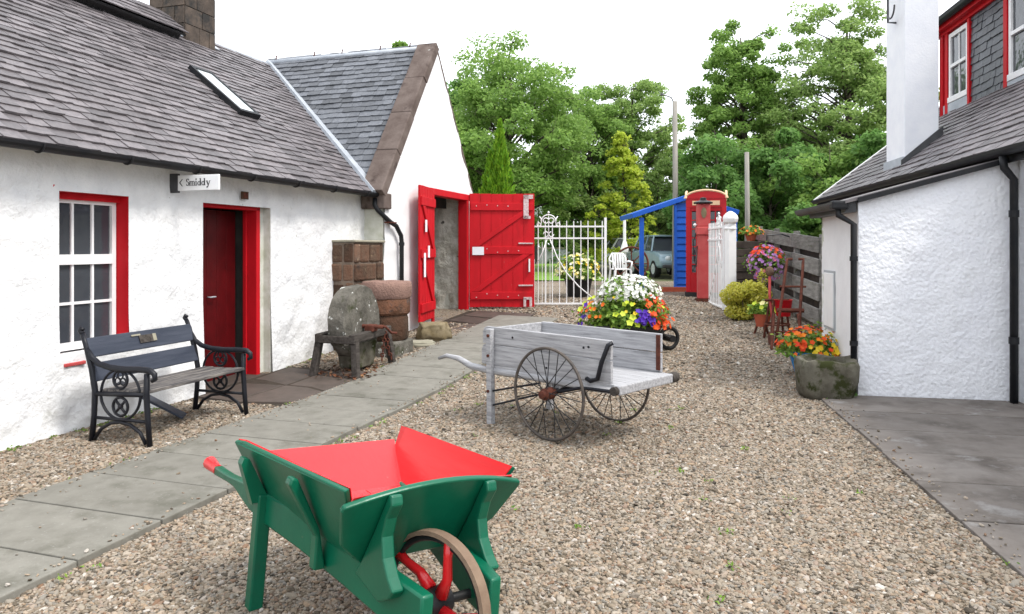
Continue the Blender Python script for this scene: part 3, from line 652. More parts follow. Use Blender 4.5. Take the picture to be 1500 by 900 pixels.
letters.prism([(x-.008, bz+xh), (x+.006, bz+xh), (x+.022, bz+.004), (x+.014, bz-.004)], (0, -.0145, 0), (1, 0, 0), (0, 0, 1), (0, 1, 0), .002)
letters.prism([(x+.034, bz+xh), (x+.039, bz+xh), (x+.014, bz-.021), (x+.006, bz-.019)], (0, -.0148, 0), (1, 0, 0), (0, 0, 1), (0, 1, 0), .002)
rect(x-.013, x+.011, bz+xh-sf, bz+xh); rect(x+.026, x+.045, bz+xh-sf, bz+xh); arc(x+.003, bz-.018, .004, .004, 0, 2*PI, .007, thin=1)
letters.build('lettering', INK, sg)
ar = MB(); ar.prism([(.118, .08), (.152, .116), (.163, .116), (.131, .08), (.163, .044), (.152, .044)], (0, -.0145, 0), (1, 0, 0), (0, 0, 1), (0, 1, 0), .002); ar.build('arrow', INK, sg)

# ------------------------------------------------------------------ barn wing with the red double doors
GV = -5.2; GU0, GU1 = 9.86, 13.82; GM = 11.86; GE = 2.42; GZ = 5.16; BP = (GZ-GE)/(GM-GU0)
O1 = (GV, GM, 0)
barn = thing('barn_wing', 'white gabled barn wing with stone skews and an open red double doorway', 'barn', LW(GV, GM), -TH, off=O1)
BO = (11.62, 13.36, 0, 2.60)   # opening
def top(y): return GE+BP*(min(y, 2*GM-y)-GU0)
def rough_gable():
    m = MB(); st_ = .07; ys = sorted(set([round(v_, 3) for v_ in np.arange(GU0, GU1+.001, st_)]+[BO[0], BO[1], GM, GU1])); zs = sorted(set([round(v_, 3) for v_ in np.arange(-.1, 5.3, st_)]+[BO[3]])); idx = {}
    for i, y in enumerate(ys):
        for k, z in enumerate(zs):
            zz_ = min(z, top(y)); P = Vector((y*2, zz_*2, 4)); d = .022*noise.fractal(P, 1, 2, 4)
            m.v.append((GV+d, y, zz_)); idx[i, k] = len(m.v)-1
    for i in range(len(ys)-1):
        for k in range(len(zs)-1):
            yc = (ys[i]+ys[i+1])/2; zc_ = (zs[k]+zs[k+1])/2
            if BO[0] < yc < BO[1] and zc_ < BO[3]: continue
            if zs[k] >= max(top(ys[i]), top(ys[i+1])): continue
            m.f.append((idx[i, k], idx[i+1, k], idx[i+1, k+1], idx[i, k+1]))
    return m
rough_gable().build('gable_wall', WHITE_BARN, barn, smooth=True)
m = MB(); m.box(-12, GV-.02, GU0, GU0+.45, -.1, GE); m.box(-12, GV-.03, GU1-.45, GU1, -.1, GE); m.box(-12.3, -11.9, GU0, GU1, -.1, GE); m.build('side_wall', DIRTY, barn)
m = MB(); m.prism([(GU0+.1, GE-.05), (GU1-.1, GE-.05), (GM, GZ-.15)], (GV-.5, 0, 0), (0, 1, 0), (0, 0, 1), (1, 0, 0), .05); m.build('inner_gable', DARKIN, barn)
m = MB(); m.box(-12, GV-.02, GU0+.4, GU1-.4, .2, .29); m.build('floor', FLAG, barn)
# rough whitewashed rubble seen inside
m = rough_wall(-7.2, GV-.05, lambda y: .2, lambda y: 2.6, [], .05, .06, lambda y, z, d: (y, 13.37+d-.03, z), 3.5, 9)
m.build('inner_rubble_wall', mat('old_whitewashed_rubble', (.60, .58, .52), (.40, .38, .32), 5, bump=.9, bscale=9, bdist=.05, rough=.95, spots=((.10, .09, .08), 6, .63, .05)), barn, smooth=True)
bx('partition', DARKIN, barn, -7.25, -7.2, GU0+.4, GU1-.4, .2, 2.6)
bx('ceiling', DARKIN, barn, -7.3, GV-.06, GU0+.4, GU1-.4, 2.62, 2.66)
fr_ = MB().box(GV-.16, GV+.035, BO[0]-.10, BO[1]+.09, 2.52, 2.64).build('door_frame', REDP, barn, bevel=.008)
bx('jamb', REDP, fr_, GV-.16, GV+.03, BO[1]-.09, BO[1]+.02, .24, 2.52, bevel=.006); bx('jamb', REDP, fr_, GV-.16, GV+.03, BO[0]-.02, BO[0]+.07, .24, 2.52, bevel=.006)
def barn_leaf(M, wdt, z0, z1, flip, label, sd=1):
    lf = bx('door_leaf', REDP, barn, 0, 0.001, 0, .001, 0, .001); OFFS.pop(lf.name, None); lf.data.clear_geometry()
    mm = MB().box(.0, wdt, -.008, .008, z0+.01, z1-.01); me = lf.data; me.from_pydata(mm.v, [], mm.f)
    lf.matrix_basis = M; lf['label'] = label
    nb = 6; bw = wdt/nb
    for i in range(nb): bx('board', REDP, lf, i*bw+.004, (i+1)*bw-.004, -.017, .017, z0+rg.uniform(-.006, .006), z1+rg.uniform(-.006, .006), bevel=.003)
    hh = z1-z0; rl = []
    for k, (zc_) in enumerate((z0+.10*hh, z0+.50*hh, z0+.885*hh)):
        bx('rail', REDP, lf, .02, wdt-.03, min(-.047*sd, -.0175*sd), max(-.047*sd, -.0175*sd), zc_-.075, zc_+.075, bevel=.006); rl.append(zc_)
    for k in (0, 1):
        a = Vector((.10, -.032, rl[k]+.08)); b2 = Vector((wdt-.16, -.032, rl[k+1]-.08))
        if flip: a.x, b2.x = wdt-.10, .16
        MB().prism([(a.x-.07, a.z), (a.x+.09, a.z), (b2.x+.07, b2.z), (b2.x-.09, b2.z)], (0, -.046*sd if sd > 0 else .018, 0), (1, 0, 0), (0, 0, 1), (0, 1, 0), .028).build('brace', REDP, lf, bevel=.005)
    return lf
P = Vector((GV+.04, BO[1]+.01, 0))-Vector(O1)
Mr = Matrix.Translation(P) @ Matrix.Rotation(TH+R(2.5), 4, 'Z')      # the far leaf stands out into the yard, square to the photographer
lf = barn_leaf(Mr, 1.30, .40, 2.66, False, 'right leaf standing wide open, with white hinge plates and a paper notice')
for (z0, z1, x0, x1) in ((2.16, 2.64, 1.08, 1.18), (2.56, 2.64, 1.08, 1.27), (2.16, 2.22, 1.08, 1.22), (.41, .58, 1.08, 1.13), (.55, .60, 1.08, 1.24), (.41, .58, 1.20, 1.25)): bx('hinge_plate', HINGE, lf, x0, x1, -.060, -.049, z0, z1)
for z in (1.66, .82): bx('strap', HINGE, lf, .98, 1.27, -.056, -.018, z, z+.025)
bx('handle', WPAINT, lf, 1.18, 1.21, -.075, -.018, 1.10, 1.36, bevel=.005); bx('notice', NOTICE, lf, .06, .29, -.056, -.049, 1.44, 1.60)
for i in range(14):
    zz_ = (.63, 1.53, 2.40)[i % 3]; MB().lathe([(.012, 0), (.008, .006)], 8, M=Matrix.Translation((.14+.21*(i//3), -.047, zz_+rg.uniform(-.04, .04))) @ Matrix.Rotation(R(90), 4, 'X')).build('nail', HINGE, lf)
P = Vector((GV+.05, BO[0]-.02, 0))-Vector(O1)
Mlf = Matrix.Translation(P) @ Matrix.Rotation(R(-81), 4, 'Z')
lf2 = barn_leaf(Mlf, .92, .36, 2.62, False, 'left leaf folded back against the white gable', -1)
for (x0, z0, z1) in ((.70, 1.1, 1.5), (.45, 1.42, 1.62), (.62, 1.85, 2.05)): bx('notice', NOTICE, lf2, x0, x0+.10, .048, .056, z0, z1)
# roof: underlay, slates, skews, ridge
wB = Vector((0, 1, BP)).normalized(); wN = Vector((0, -BP, 1)).normalized(); WSL = math.hypot(GM-GU0, GZ-GE)
m = MB(); e0 = Vector((0, GU0-.02, GE-.02))
m.prism([(-12, 0), (GV-.02, 0), (GV-.02, WSL), (-12, WSL)], e0, (1, 0, 0), wB, -wN, .06)
m.prism([(-12, 0), (GV-.02, 0), (GV-.02, WSL), (-12, WSL)], Vector((0, GU1+.02, GE-.02)), (1, 0, 0), Vector((0, -1, BP)).normalized(), Vector((0, -BP, -1)).normalized(), .06)
broof = m.build('roof', UNDER, barn)
def vclip(s_, t_):
    v_ = -8.9+s_; tt = t_/WSL; return v_ > EV-.1+(RV-EV)*tt-.02 and v_ < GV-.2
slates(broof, LW, (-8.9, GU0, GE), (1, 0, 0), wB, wN, 3.72, WSL, .205, .135, SLATE_B, clip=vclip, nmax=300, seed=12, off=O1)
MB().tube([(-8.8, GM, GZ+.02), (GV-.3, GM, GZ+.02)], .055, 8).build('ridge', LEAD, broof, smooth=True)
for v_ in (-8.6, -7.75, -7.15, -6.35, -5.75): MB().tube([(v_, GM, GZ+.05), (v_+.03, GM-.01, GZ+.15)], .012, 5).build('ridge_peg', RUST, broof)
# skew copings: stones laid up the gable
def skew(dirn, parent):
    nst = 4; ln = WSL/nst
    Bv = Vector((0, dirn, BP)).normalized(); Nv = Vector((0, -dirn*BP, 1)).normalized(); o = Vector((0, GM-dirn*(GM-GU0+.06), GE-.07))
    for i in range(nst):
        rb = rg.uniform(0, .012)
        MB().prism([(GV-.31, i*ln+.004), (GV+.055+rb, i*ln+.004), (GV+.055+rb, (i+1)*ln-.004+(.06 if i == nst-1 else 0)), (GV-.31, (i+1)*ln-.004+(.06 if i == nst-1 else 0))], o+Nv*.0, (1, 0, 0), Bv, Nv, .16+rg.uniform(0, .015)).build('coping_stone', SANDST, parent, bevel=.015)
def thin_skew(parent):
    Bv = Vector((0, -1, BP)).normalized(); Nv = Vector((0, BP, 1)).normalized(); o = Vector((0, GU1+.03, GE-.04)); ln = WSL/4
    for i in range(4): MB().prism([(GV-.34, i*ln+.004), (GV+.004, i*ln+.004), (GV+.004, (i+1)*ln-.004), (GV-.34, (i+1)*ln-.004)], o, (1, 0, 0), Bv, Nv, .07).build('coping_stone', SANDST, parent, bevel=.01)
sk1 = bx('skew', SANDST, barn, GV-.35, GV+.06, GU0-.1, GU0+.14, GE-.24, GE+.0, bevel=.02); skew(1, sk1); thin_skew(sk1)

# masonry stub between smithy and barn: each stone a piece
stub = thing('masonry_stub', 'low stub of bare red and brown stone against the white corner', 'stone pier', LW(-5.38, 9.4, lg(-5.3, 9.4)), -TH, off=(-5.38, 9.4, lg(-5.3, 9.4)))
bx('core', MORTAR, stub, -5.58, -5.215, 8.97, 9.84, -.05, 1.66)
z = .05; rg3 = random.Random(11)
while z < 1.62:
    hgt = min(rg3.uniform(.17, .30), 1.66-z)
    for face in (0, 1):
        s0 = 0; span = .37 if face == 0 else .88
        while s0 < span-.01:
            ww = rg3.uniform(.16, .34); ww = span-s0 if span-s0-ww < .1 else ww
            pr = rg3.uniform(.0, .045)
            if face == 0: bx('stone', REDST, stub, -5.58+s0+.008, -5.58+s0+ww-.008, 8.97-pr, 9.02, z+.008, z+hgt-.008-rg3.uniform(0, .03), bevel=.026)
            else: bx('stone', REDST, stub, -5.24, -5.21+pr, 8.965+s0+.008, 8.965+s0+ww-.008, z+.008, z+hgt-.008-rg3.uniform(0, .03), bevel=.026)
            s0 += ww
    z += hgt
bx('cap', PALEST, stub, -5.58, -5.17, 8.95, 9.85, 1.665, 1.70, bevel=.012)

# ------------------------------------------------------------------ right-hand house
HQ = 3.70; HE = 2.60; HT = .78; HP0, HP1 = 2.0, 16.4; HRQ = 7.6
O2 = (HQ, 8.2, 0)
house = thing('white_house', 'white roughcast house with slate roof, red-trimmed dormer and tall chimney', 'house', RW(HQ, 8.2), -TP, off=O2)
rough_wall(HP0, 8.14, lambda y: -.1, lambda y: HE-.04, [], .008, .08, lambda y, z, d: (HQ+.02+d, y, z), 6, 3).build('wall', RCAST, house, smooth=True)
m = MB(); m.box(HQ+.04, 11.5, 8.4, HP1-.3, -.1, HE-.05); m.box(HQ+.06, 11.5, HP0, 8.4, -.1, HE-.05); m.build('inner_block', DIRTY, house)
hB = Vector((1, 0, HT)).normalized(); hN = Vector((-HT, 0, 1)).normalized(); HSL = (HRQ-HQ+.2)*math.hypot(1, HT); hE = Vector((HQ-.14, 0, HE-.02))
m = MB(); m.prism([(HP0, 0), (HP1, 0), (HP1, HSL), (HP0, HSL)], hE, (0, 1, 0), hB, -hN, .06)
m.prism([(HP0, 0), (HP1, 0), (HP1, HSL), (HP0, HSL)], Vector((2*HRQ-HQ+.1, 0, HE-.02)), (0, 1, 0), Vector((-1, 0, HT)).normalized(), Vector((-HT, 0, -1)).normalized(), .06)
hroof = m.build('roof', UNDER, house)
slates(hroof, RW, hE+Vector((0, 6.0, 0)), (0, 1, 0), hB, hN, HP1-6.0, 3.3, .30, .185, SLATE, nmax=300, seed=21, off=O2)
MB().prism([(HP1-.02, 0), (HP1+.14, 0), (HP1+.14, HSL), (HP1-.02, HSL)], hE+hN*.0, (0, 1, 0), hB, hN, .05).build('verge_trim', WPAINT, hroof)
MB().prism(prof, (HQ-.17, HP0, HE-.01), (1.15, 0, 0), (0, 0, 1.15), (0, 1, 0), HP1-HP0).build('gutter', GUTTER, house)
bx('fascia', GUTTER, house, HQ-.10, HQ-.06, HP0, HP1, HE-.14, HE-.0)
bx('eaves_soffit', WPAINT, house, HQ-.06, HQ+.3, HP0, HP1, HE-.10, HE-.06)
pp = MB().tube([(HQ-.17, 8.05, HE-.08), (HQ-.16, 8.05, 2.40), (HQ-.07, 8.05, 2.28), (HQ-.07, 8.05, .02)], .037, 10).build('downpipe', GUTTER, house, smooth=True)
for z in (.62, 1.9): MB().tube([(HQ-.07, 8.05, z), (HQ-.07, 8.05, z+.07)], .046, 10).build('pipe_collar', GUTTER, pp)
# outshot: end wall facing the yard, side wall, low roof, gutter
LQ = 2.20; LP0, LP1 = 8.18, 9.80; LZ = 2.10
def ltop(q): return LZ+(HE-.09-LZ)*(q-LQ)/(HQ-LQ)
rough_wall(LQ, HQ+.05, lambda q: -.1, ltop, [], .012, .04, lambda q, z, d: (q, LP0-d, z), 6, 8).build('outshot_end_wall', RCAST, house, smooth=True)
rough_wall(LP0, LP1, lambda y: -.1, lambda y: LZ, [], .006, .05, lambda y, z, d: (LQ-d, y, z), 5, 2).build('outshot_side_wall', WHITE_BARN, house, smooth=True)
m = MB(); m.box(LQ, HQ, LP1-.1, LP1, -.1, LZ); m.build('outshot_back_wall', DIRTY, house)
m = MB(); sl_ = (HE-.09-LZ)/(HQ-LQ)
m.prism([(LQ-.14, LZ-.14*sl_), (HQ+.02, ltop(HQ+.02)), (HQ+.02, ltop(HQ+.02)+.035), (LQ-.14, LZ-.14*sl_+.035)], (0, LP0-.05, 0), (1, 0, 0), (0, 0, 1), (0, 1, 0), LP1-LP0+.2)
lroof = m.build('outshot_roof', SLATE, house)
MB().prism([(LQ-.02, LZ-.035), (HQ-.02, ltop(HQ)-.035), (HQ-.02, ltop(HQ)+.02), (LQ-.02, LZ+.02)], (0, LP0-.085, 0), (1, 0, 0), (0, 0, 1), (0, 1, 0), .034).build('barge_board', GUTTER, lroof)
MB().prism(prof, (LQ-.20, LP0-.02, LZ-.02), (1.2, 0, 0), (0, 0, 1.2), (0, 1, 0), LP1-LP0+.35).build('outshot_gutter', GUTTERG, lroof)
bx('outshot_fascia', GUTTERG, lroof, LQ-.13, LQ-.02, LP0+.0, LP1+.1, LZ-.13, LZ-.01)
p2 = MB().tube([(LQ-.2, LP0+.03, LZ-.05), (LQ-.19, LP0+.03, 1.94), (LQ-.05, LP0-.02, 1.84), (LQ-.05, LP0-.02, .02)], .033, 10).build('downpipe', GUTTER, house, smooth=True)
bx('pipe_hopper', GUTTER, p2, LQ-.27, LQ-.10, LP0-.04, LP0+.10, LZ-.10, LZ-.005, bevel=.02)
for z in (.55, 1.45): MB().tube([(LQ-.05, LP0-.02, z), (LQ-.05, LP0-.02, z+.05)], .041, 10).build('pipe_collar', GUTTER, p2)
hb = bx('meter_box', WPAINT, house, LQ-.025, LQ+.0, 9.15, 9.6, .62, 1.28, bevel=.006); bx('box_frame', FARGREY, hb, LQ-.016, LQ+.0, 9.12, 9.63, .59, 1.31)
# chimney
cq0, cq1, cp0, cp1 = 3.90, 4.39, 12.03, 12.88
hch = bx('chimney', CHIMW, house, cq0, cq1, cp0, cp1, 2.6, 6.5, bevel=.012)
bx('chimney_cope', CHIMW, hch, cq0-.06, cq1+.06, cp0-.06, cp1+.06, 6.5, 6.62)
m = MB(); tq = lambda q: HE+HT*(q-HQ+.14)
m.prism([(cq0-.05, tq(cq0-.05)+.02), (cq1+.05, tq(cq1+.05)+.02), (cq1+.05, tq(cq1+.05)+.17), (cq0-.05, tq(cq0-.05)+.12)], (0, cp0-.035, 0), (1, 0, 0), (0, 0, 1), (0, 1, 0), .03); m.build('side_flashing', GUTTERG, hch)
bx('front_flashing', LEAD, hch, cq0-.035, cq0-.005, cp0-.03, cp1+.03, tq(cq0)+.0, tq(cq0)+.13)
ae = MB().tube([(cq0-.0, 12.4, 5.18), (cq0-.14, 12.35, 5.18), (cq0-.14, 12.35, 5.75)], .018, 6).build('aerial_bracket', GUTTERG, hch)
MB().ring((cq0-.14, 12.2, 5.36), (0, 1, 0), (0, 0, 1), .16, .014, 16, 5, R(180), R(380)).build('aerial_loop', GUTTERG, ae)
# dormer
DQ = 5.41; DP0, DP1 = 9.4, 14.66; DZ0, DZ1 = 4.0, 5.66
dm = bx('dormer', SLATE_D, house, DQ+.05, 7.4, DP0, DP1, DZ0-.3, DZ1)
def dwin(p0, p1, z0, z1, rows_=2):
    wd_ = MB().box(DQ-.03, DQ+.05, p0, p0+.07, z0, z1).box(DQ-.03, DQ+.05, p1-.07, p1, z0, z1).box(DQ-.03, DQ+.05, p0+.07, p1-.07, z1-.08, z1).box(DQ-.05, DQ+.05, p0-.01, p1+.01, z0-.05, z0+.05).box(DQ-.04, DQ+.05, p0+.07, p1-.07, (z0+z1)/2-.03, (z0+z1)/2+.03).build('window', WPAINT, dm, bevel=.006)
    zm_ = (z0+z1)/2
    for (a, b2) in ((z0+.05, zm_-.03), (zm_+.03, z1-.08)):
        bx('glazing_bar', WPAINT, wd_, DQ-.01, DQ+.02, (p0+p1)/2-.016, (p0+p1)/2+.016, a, b2)
        for (c_, d_) in ((p0+.07, (p0+p1)/2-.016), ((p0+p1)/2+.016, p1-.07)): bx('pane', GLASS, wd_, DQ+.005, DQ+.010, c_, d_, a, b2)
dwin(13.52, 14.30, 4.26, 5.46); dwin(11.2, 12.10, 4.16, 5.46)
for (a, b2) in ((14.32, 14.44), (13.42, 13.50), (12.12, 12.23), (11.1, 11.18)): bx('red_post', REDP, dm, DQ-.045, DQ+.05, a, b2, 4.02, 5.50)
bx('red_corner_board', REDP, dm, DQ-.05, DQ+.05, 14.52, 14.66, 4.02, 5.50)
bx('red_fascia', REDP, dm, DQ-.16, DQ-.06, DP0, DP1+.12, 5.56, 5.66); bx('soffit', REDP, dm, DQ-.06, DQ+.1, DP0, DP1+.1, 5.50, 5.56)
bx('white_apron', LEAD, dm, DQ-.04, DQ+.05, 13.5, 14.52, 3.98, 4.20); bx('lead_apron', LEAD, dm, DQ-.04, DQ+.05, 11.18, 12.12, 3.95, 4.10)
MB().prism([(DP0, -.02), (DP1+.1, -.02), (DP1+.1, .13), (DP0, .13)], Vector((DQ-.14, 0, tq(DQ-.14)-.06)), (0, 1, 0), hB, hN, .05).build('lead_flashing', LEAD, dm)
sf_ = bx('slate_front', UNDER, dm, DQ+.03, DQ+.06, 12.24, 13.42, 4.0, 5.52)
slates(sf_, RW, (DQ+.025, 12.24, 4.02), (0, 1, 0), (0, 0, 1), (-1, 0, 0), 1.16, 1.48, .19, .135, SLATE_D, nmax=120, seed=31, off=O2)
MB().prism(prof, (DQ-.23, DP0, 5.68), (1.1, 0, 0), (0, 0, 1.1), (0, 1, 0), DP1+.14-DP0).build('dormer_gutter', GUTTER, dm)
bx('dormer_roof', UNDER, dm, DQ-.2, 7.6, DP0, DP1+.14, 5.735, 5.80)
MB().tube([(DQ-.22, DP1-.02, 5.62), (DQ-.12, DP1+.02, 5.45), (DQ-.12, DP1+.02, 4.06)], .045, 8).build('dormer_pipe', GUTTER, dm, smooth=True)

# ------------------------------------------------------------------ bench by the smithy wall (local x = along the wall, y = towards the wall)
BC = LW(-4.49, 5.155); bench = thing('garden_bench', 'black cast iron bench with slate-blue slats under the cottage window', 'bench', BC, PI/2-TH)
HLb = .585
def casting(x):
    ef = MB()
    ef.tube([(x, .60, 0), (x, .575, .22), (x, .565, .42), (x, .60, .60), (x, .665, .80), (x, .70, .88)], [.024, .022, .024, .024, .022, .020], 8)
    ef.tube([(x, .0, 0), (x, .022, .22), (x, .035, .42), (x, .03, .585)], [.021, .022, .024, .022], 8)
    ef.tube([(x, .03, .415), (x, .57, .395)], .020, 8); ef.tube([(x, .02, .20), (x, .58, .20)], .014, 6)
    ef.tube([(x, .04, .02), (x, .10, .11), (x, .2, .165), (x, .3, .18), (x, .4, .165), (x, .5, .11), (x, .57, .02)], .015, 6)
    o = ef.build('end_frame', IRON, bench, smooth=True)
    MB().tube([(x, .70, .88), (x, .725, .905), (x, .715, .925), (x, .69, .915)], [.02, .02, .018, .014], 8).build('back_scroll', IRON, o, smooth=True)
    MB().tube([(x, .655, .77), (x, .60, .69), (x, .52, .64), (x, .40, .615), (x, .25, .608), (x, .10, .615), (x, .0, .612), (x, -.045, .585), (x, -.05, .545), (x, -.02, .53)], [.02, .022, .024, .026, .026, .026, .025, .022, .02, .016], 8).build('armrest', IRON, o, smooth=True)
    MB().ring((x, .30, .525), (0, 1, 0), (0, 0, 1), .072, .011, 20, 6).build('ring', IRON, o, smooth=True)
    MB().ring((x, .30, .305), (0, 1, 0), (0, 0, 1), .075, .012, 20, 6).build('ring', IRON, o, smooth=True)
    m = MB()
    for k in range(4): m.tube([(x, .30, .305), (x, .30+.07*math.cos(PI/4+k*PI/2), .305+.07*math.sin(PI/4+k*PI/2))], .011, 6)
    for k in range(3): m.ring((x, .30+.032*math.cos(PI/2+k*2*PI/3), .525+.032*math.sin(PI/2+k*2*PI/3)), (0, 1, 0), (0, 0, 1), .028, .007, 12, 5)
    m.lathe([(.018, -.012), (.022, 0), (.018, .012)], 10, M=Matrix.Translation((x, .30, .305)) @ Matrix.Rotation(R(90), 4, 'Y')); m.build('rosette', IRON, o, smooth=True)
    m = MB(); m.ring((x, .30, .405), (0, 1, 0), (0, 0, 1), .205, .012, 18, 6, PI, 2*PI); m.ring((x, .30, .405), (0, 1, 0), (0, 0, 1), .20, .011, 18, 6, 0, PI); m.build('hoop', IRON, o, smooth=True)
casting(-HLb); casting(HLb)
def slat(nm, mt, y, z, w_, th, ang, L_=HLb+.0):
    M = Matrix.Translation((0, y, z)) @ Matrix.Rotation(ang, 4, 'X'); return MB().box(-L_, L_, -w_/2, w_/2, -th/2, th/2, M).build(nm, mt, bench, bevel=.006)
for y in (.07, .19, .31, .43): slat('seat_slat', SEATW, y, .437-.01*(y > .1), .112, .028, R(-2))
slat('back_slat', BENCHW, .640, .765, .165, .026, R(71)); slat('back_slat', BENCHW, .588, .565, .155, .026, R(73))
M_ = Matrix.Translation((-.02, .6225, .775)) @ Matrix.Rotation(R(71), 4, 'X')
MB().box(-.05, .13, -.035, .035, .0, .003, M_).build('worn_plaque_mark', OLDW, bench); MB().box(.10, .14, -.03, .035, .001, .005, M_).build('tape_scrap', PALEST, bench); MB().box(-.13, -.03, .035, .05, .0, .003, M_).build('tape_scrap', PALEST, bench)
# a loose board leaning on the wall behind it
pk = thing('loose_board', 'dark painted board leaning at a slant beneath the bench', 'board', LW(-5.22, 5.42), -TH)
MB().beam((.28, .02, .02), (-.20, -.28, .36), .17, .022).build('plank', BENCHW, pk, bevel=.005)

# ------------------------------------------------------------------ grindstone on its trestle (local x = v, y = u)
gp = LW(-4.60, 7.94); gzl = gz(gp.y)
gs_ = thing('grindstone', 'lichened old grindstone wheel standing in a dark wooden trestle', 'grindstone', (gp.x, gp.y, gzl), -TH)
Rx = Matrix.Rotation(R(90), 4, 'Y')
def stone_wheel():
    m = MB(); k = 44; pr = [(.03, -.115), (.2, -.116), (.432, -.115), (.446, -.104), (.45, 0), (.446, .104), (.432, .115), (.2, .116), (.03, .115)]
    m.lathe(pr, k, M=Matrix.Translation((0, 0, .62)) @ Rx, wob=.03); return m
stone_wheel().build('wheel', GREYST, gs_, smooth='auto')
ax_ = MB().tube([(-.34, 0, .56), (.40, 0, .56)], .026, 10).build('axle', RUST, gs_, smooth=True)
MB().tube([(.40, 0, .56), (.42, .02, .56), (.42, .17, .47), (.50, .17, .47)], .016, 8).build('crank', RUST, ax_, smooth=True)
bx('bearing', RUST, gs_, .17, .29, -.07, .07, .50, .585, bevel=.015); bx('bearing', RUST, gs_, -.29, -.17, -.07, .07, .50, .585, bevel=.015)
for sx in (-.23, .23):
    MB().beam((sx, -.47, .455), (sx, .47, .475), .085, .10).build('rail', OLDW, gs_, bevel=.012)
    for sy in (-1, 1): MB().beam((sx*1.0, sy*.40, .50), (sx*1.28, sy*.47, -.03), .085, .075, up=(0, 1, 0)).build('leg', OLDW, gs_, bevel=.01)
for sy in (-.43, .43): MB().beam((-.27, sy, .44), (.27, sy, .44), .08, .09).build('cross_rail', OLDW, gs_, bevel=.01)
MB().prism([(-.12, .05), (.24, .05), (.34, .36), (-.22, .36)], (-.14, 0, 0), (0, 1, 0), (0, 0, 1), (1, 0, 0), .28).build('water_trough', MOSSST, gs_, bevel=.015)
def chain(o, pts):
    m = MB()
    for i in range(len(pts)-1): m.ring((Vector(pts[i])+Vector(pts[i+1]))/2, (Vector(pts[i+1])-Vector(pts[i])).normalized(), (0, 0, 1) if i % 2 else (1, 0, 0), .024, .008, 8, 5)
    m.build('chain', RUST, o)
chain(gs_, [(.27, .30-.04*i*.3, .47-.045*i) for i in range(9)]); chain(gs_, [(.24+.01*i, .36+.02*math.sin(i), .46-.045*i) for i in range(9)])
pts = np.stack([RNG.uniform(-.35, .45, 420), RNG.uniform(-.6, .75, 420), RNG.uniform(.01, .03, 420)], 1); pts = pts[(RNG.uniform(size=420) > .3)]
v, f = leaves(pts, .03, RNG, up=1.2)
lv = npmesh('fallen_leaves', v, f, LF_BROWN); lv.location = (gp.x, gp.y, gzl); lv.rotation_euler = (0, 0, -TH); tag(lv, 'brown fallen leaves drifted under the grindstone', 'leaves', kind='stuff')

# ------------------------------------------------------------------ stone drum, boulder, flat stone
dp = LW(-4.72, 9.02); dg = gz(dp.y)
dr = thing('stone_drum', 'stacked round stone drum of pink and rusty brown blocks beside the grindstone', 'stone drum', (dp.x, dp.y, dg), -TH)
MB().lathe([(.33, .78), (.348, .81), (.35, .93), (.345, .985), (.325, 1.01), (.22, 1.005), (.05, .985)], 36, wob=.012).build('top_disc', PINKST, dr, smooth='auto')
MB().lathe([(.30, .55), (.325, .58), (.332, .75), (.32, .778)], 36, wob=.016).build('middle_block', BROWNST, dr, smooth='auto')
MB().lathe([(.28, .20), (.305, .24), (.30, .50), (.285, .549)], 36, wob=.02).build('lower_block', REDST, dr, smooth='auto')
bx('base_block', GREYST, dr, -.26, .29, -.30, .27, -.05, .198, bevel=.03)
def rock(name, label, mt, loc, size, seed, flat=False, rz=0, cat='stone'):
    bm = bmesh.new(); bmesh.ops.create_icosphere(bm, subdivisions=4, radius=1)
    for v_ in bm.verts:
        d = v_.co.normalized(); c = d.copy()
        for a_ in range(3): c[a_] = math.copysign(abs(c[a_])**.62, c[a_])
        n_ = noise.fractal(d*1.6+Vector((seed, 0, 0)), 1, 2, 4)*.16+noise.noise(d*5+Vector((seed, 3, 0)))*.04
        v_.co = Vector((c.x*size[0], c.y*size[1], c.z*size[2]))*(.86+n_)
    me = bpy.data.meshes.new(name); bm.to_mesh(me); bm.free(); me.materials.append(mt)
    for p in me.polygons: p.use_smooth = True
    o = bpy.data.objects.new(name, me); C.objects.link(o); o.location = (loc[0], loc[1], gz(loc[1])+size[2]*.66); o.rotation_euler = (0, 0, rz); return tag(o, label, cat)
rock('boulder', 'tan squarish boulder by the barn doorway', TANST, (-1.20, 11.0), (.29, .24, .19), 2.2, rz=.2)
rock('flat_stone', 'low pale flat stone lying between the drum and the boulder', PALEST, (-1.36, 10.55), (.27, .17, .055), 5.1, rz=.3)

# ------------------------------------------------------------------ weathered handcart (local x = across, y = towards the handles)
CA = math.atan2(.714, .70)
cart = thing('handcart', 'weathered grey wooden handcart on two large thin-spoked iron wheels', 'cart', (.604, 6.22, 0), CA)
def spoked(x, r, parent, nsp, name='wheel', tyre=TYREIRON, hubm=RUST, spm=BLACK, tr=.013, sr=.0042):
    wh = MB().ring((x, 0, r), (0, 1, 0), (0, 0, 1), r-.016, tr, 56, 8).build(name, tyre, parent, smooth=True)
    hub = MB().lathe([(.022, -.085), (.034, -.08), (.034, -.05), (.05, -.045), (.05, .045), (.034, .05), (.034, .08), (.022, .085)], 16, M=Matrix.Translation((x, 0, r)) @ Rx).build('hub', hubm, wh, smooth='auto')
    for k in range(nsp):
        a = 2*PI*k/nsp+.05; o_ = .04 if k % 2 else -.04; a2 = a+(.5 if (k//2) % 2 else -.5)
        MB().tube([(x+o_, .045*math.cos(a2), r+.045*math.sin(a2)), (x, (r-.018)*math.cos(a), r+(r-.018)*math.sin(a))], sr, 5).build('spoke', spm, wh)
    return wh
spoked(-.44, .39, cart, 24); spoked(.47, .39, cart, 24)
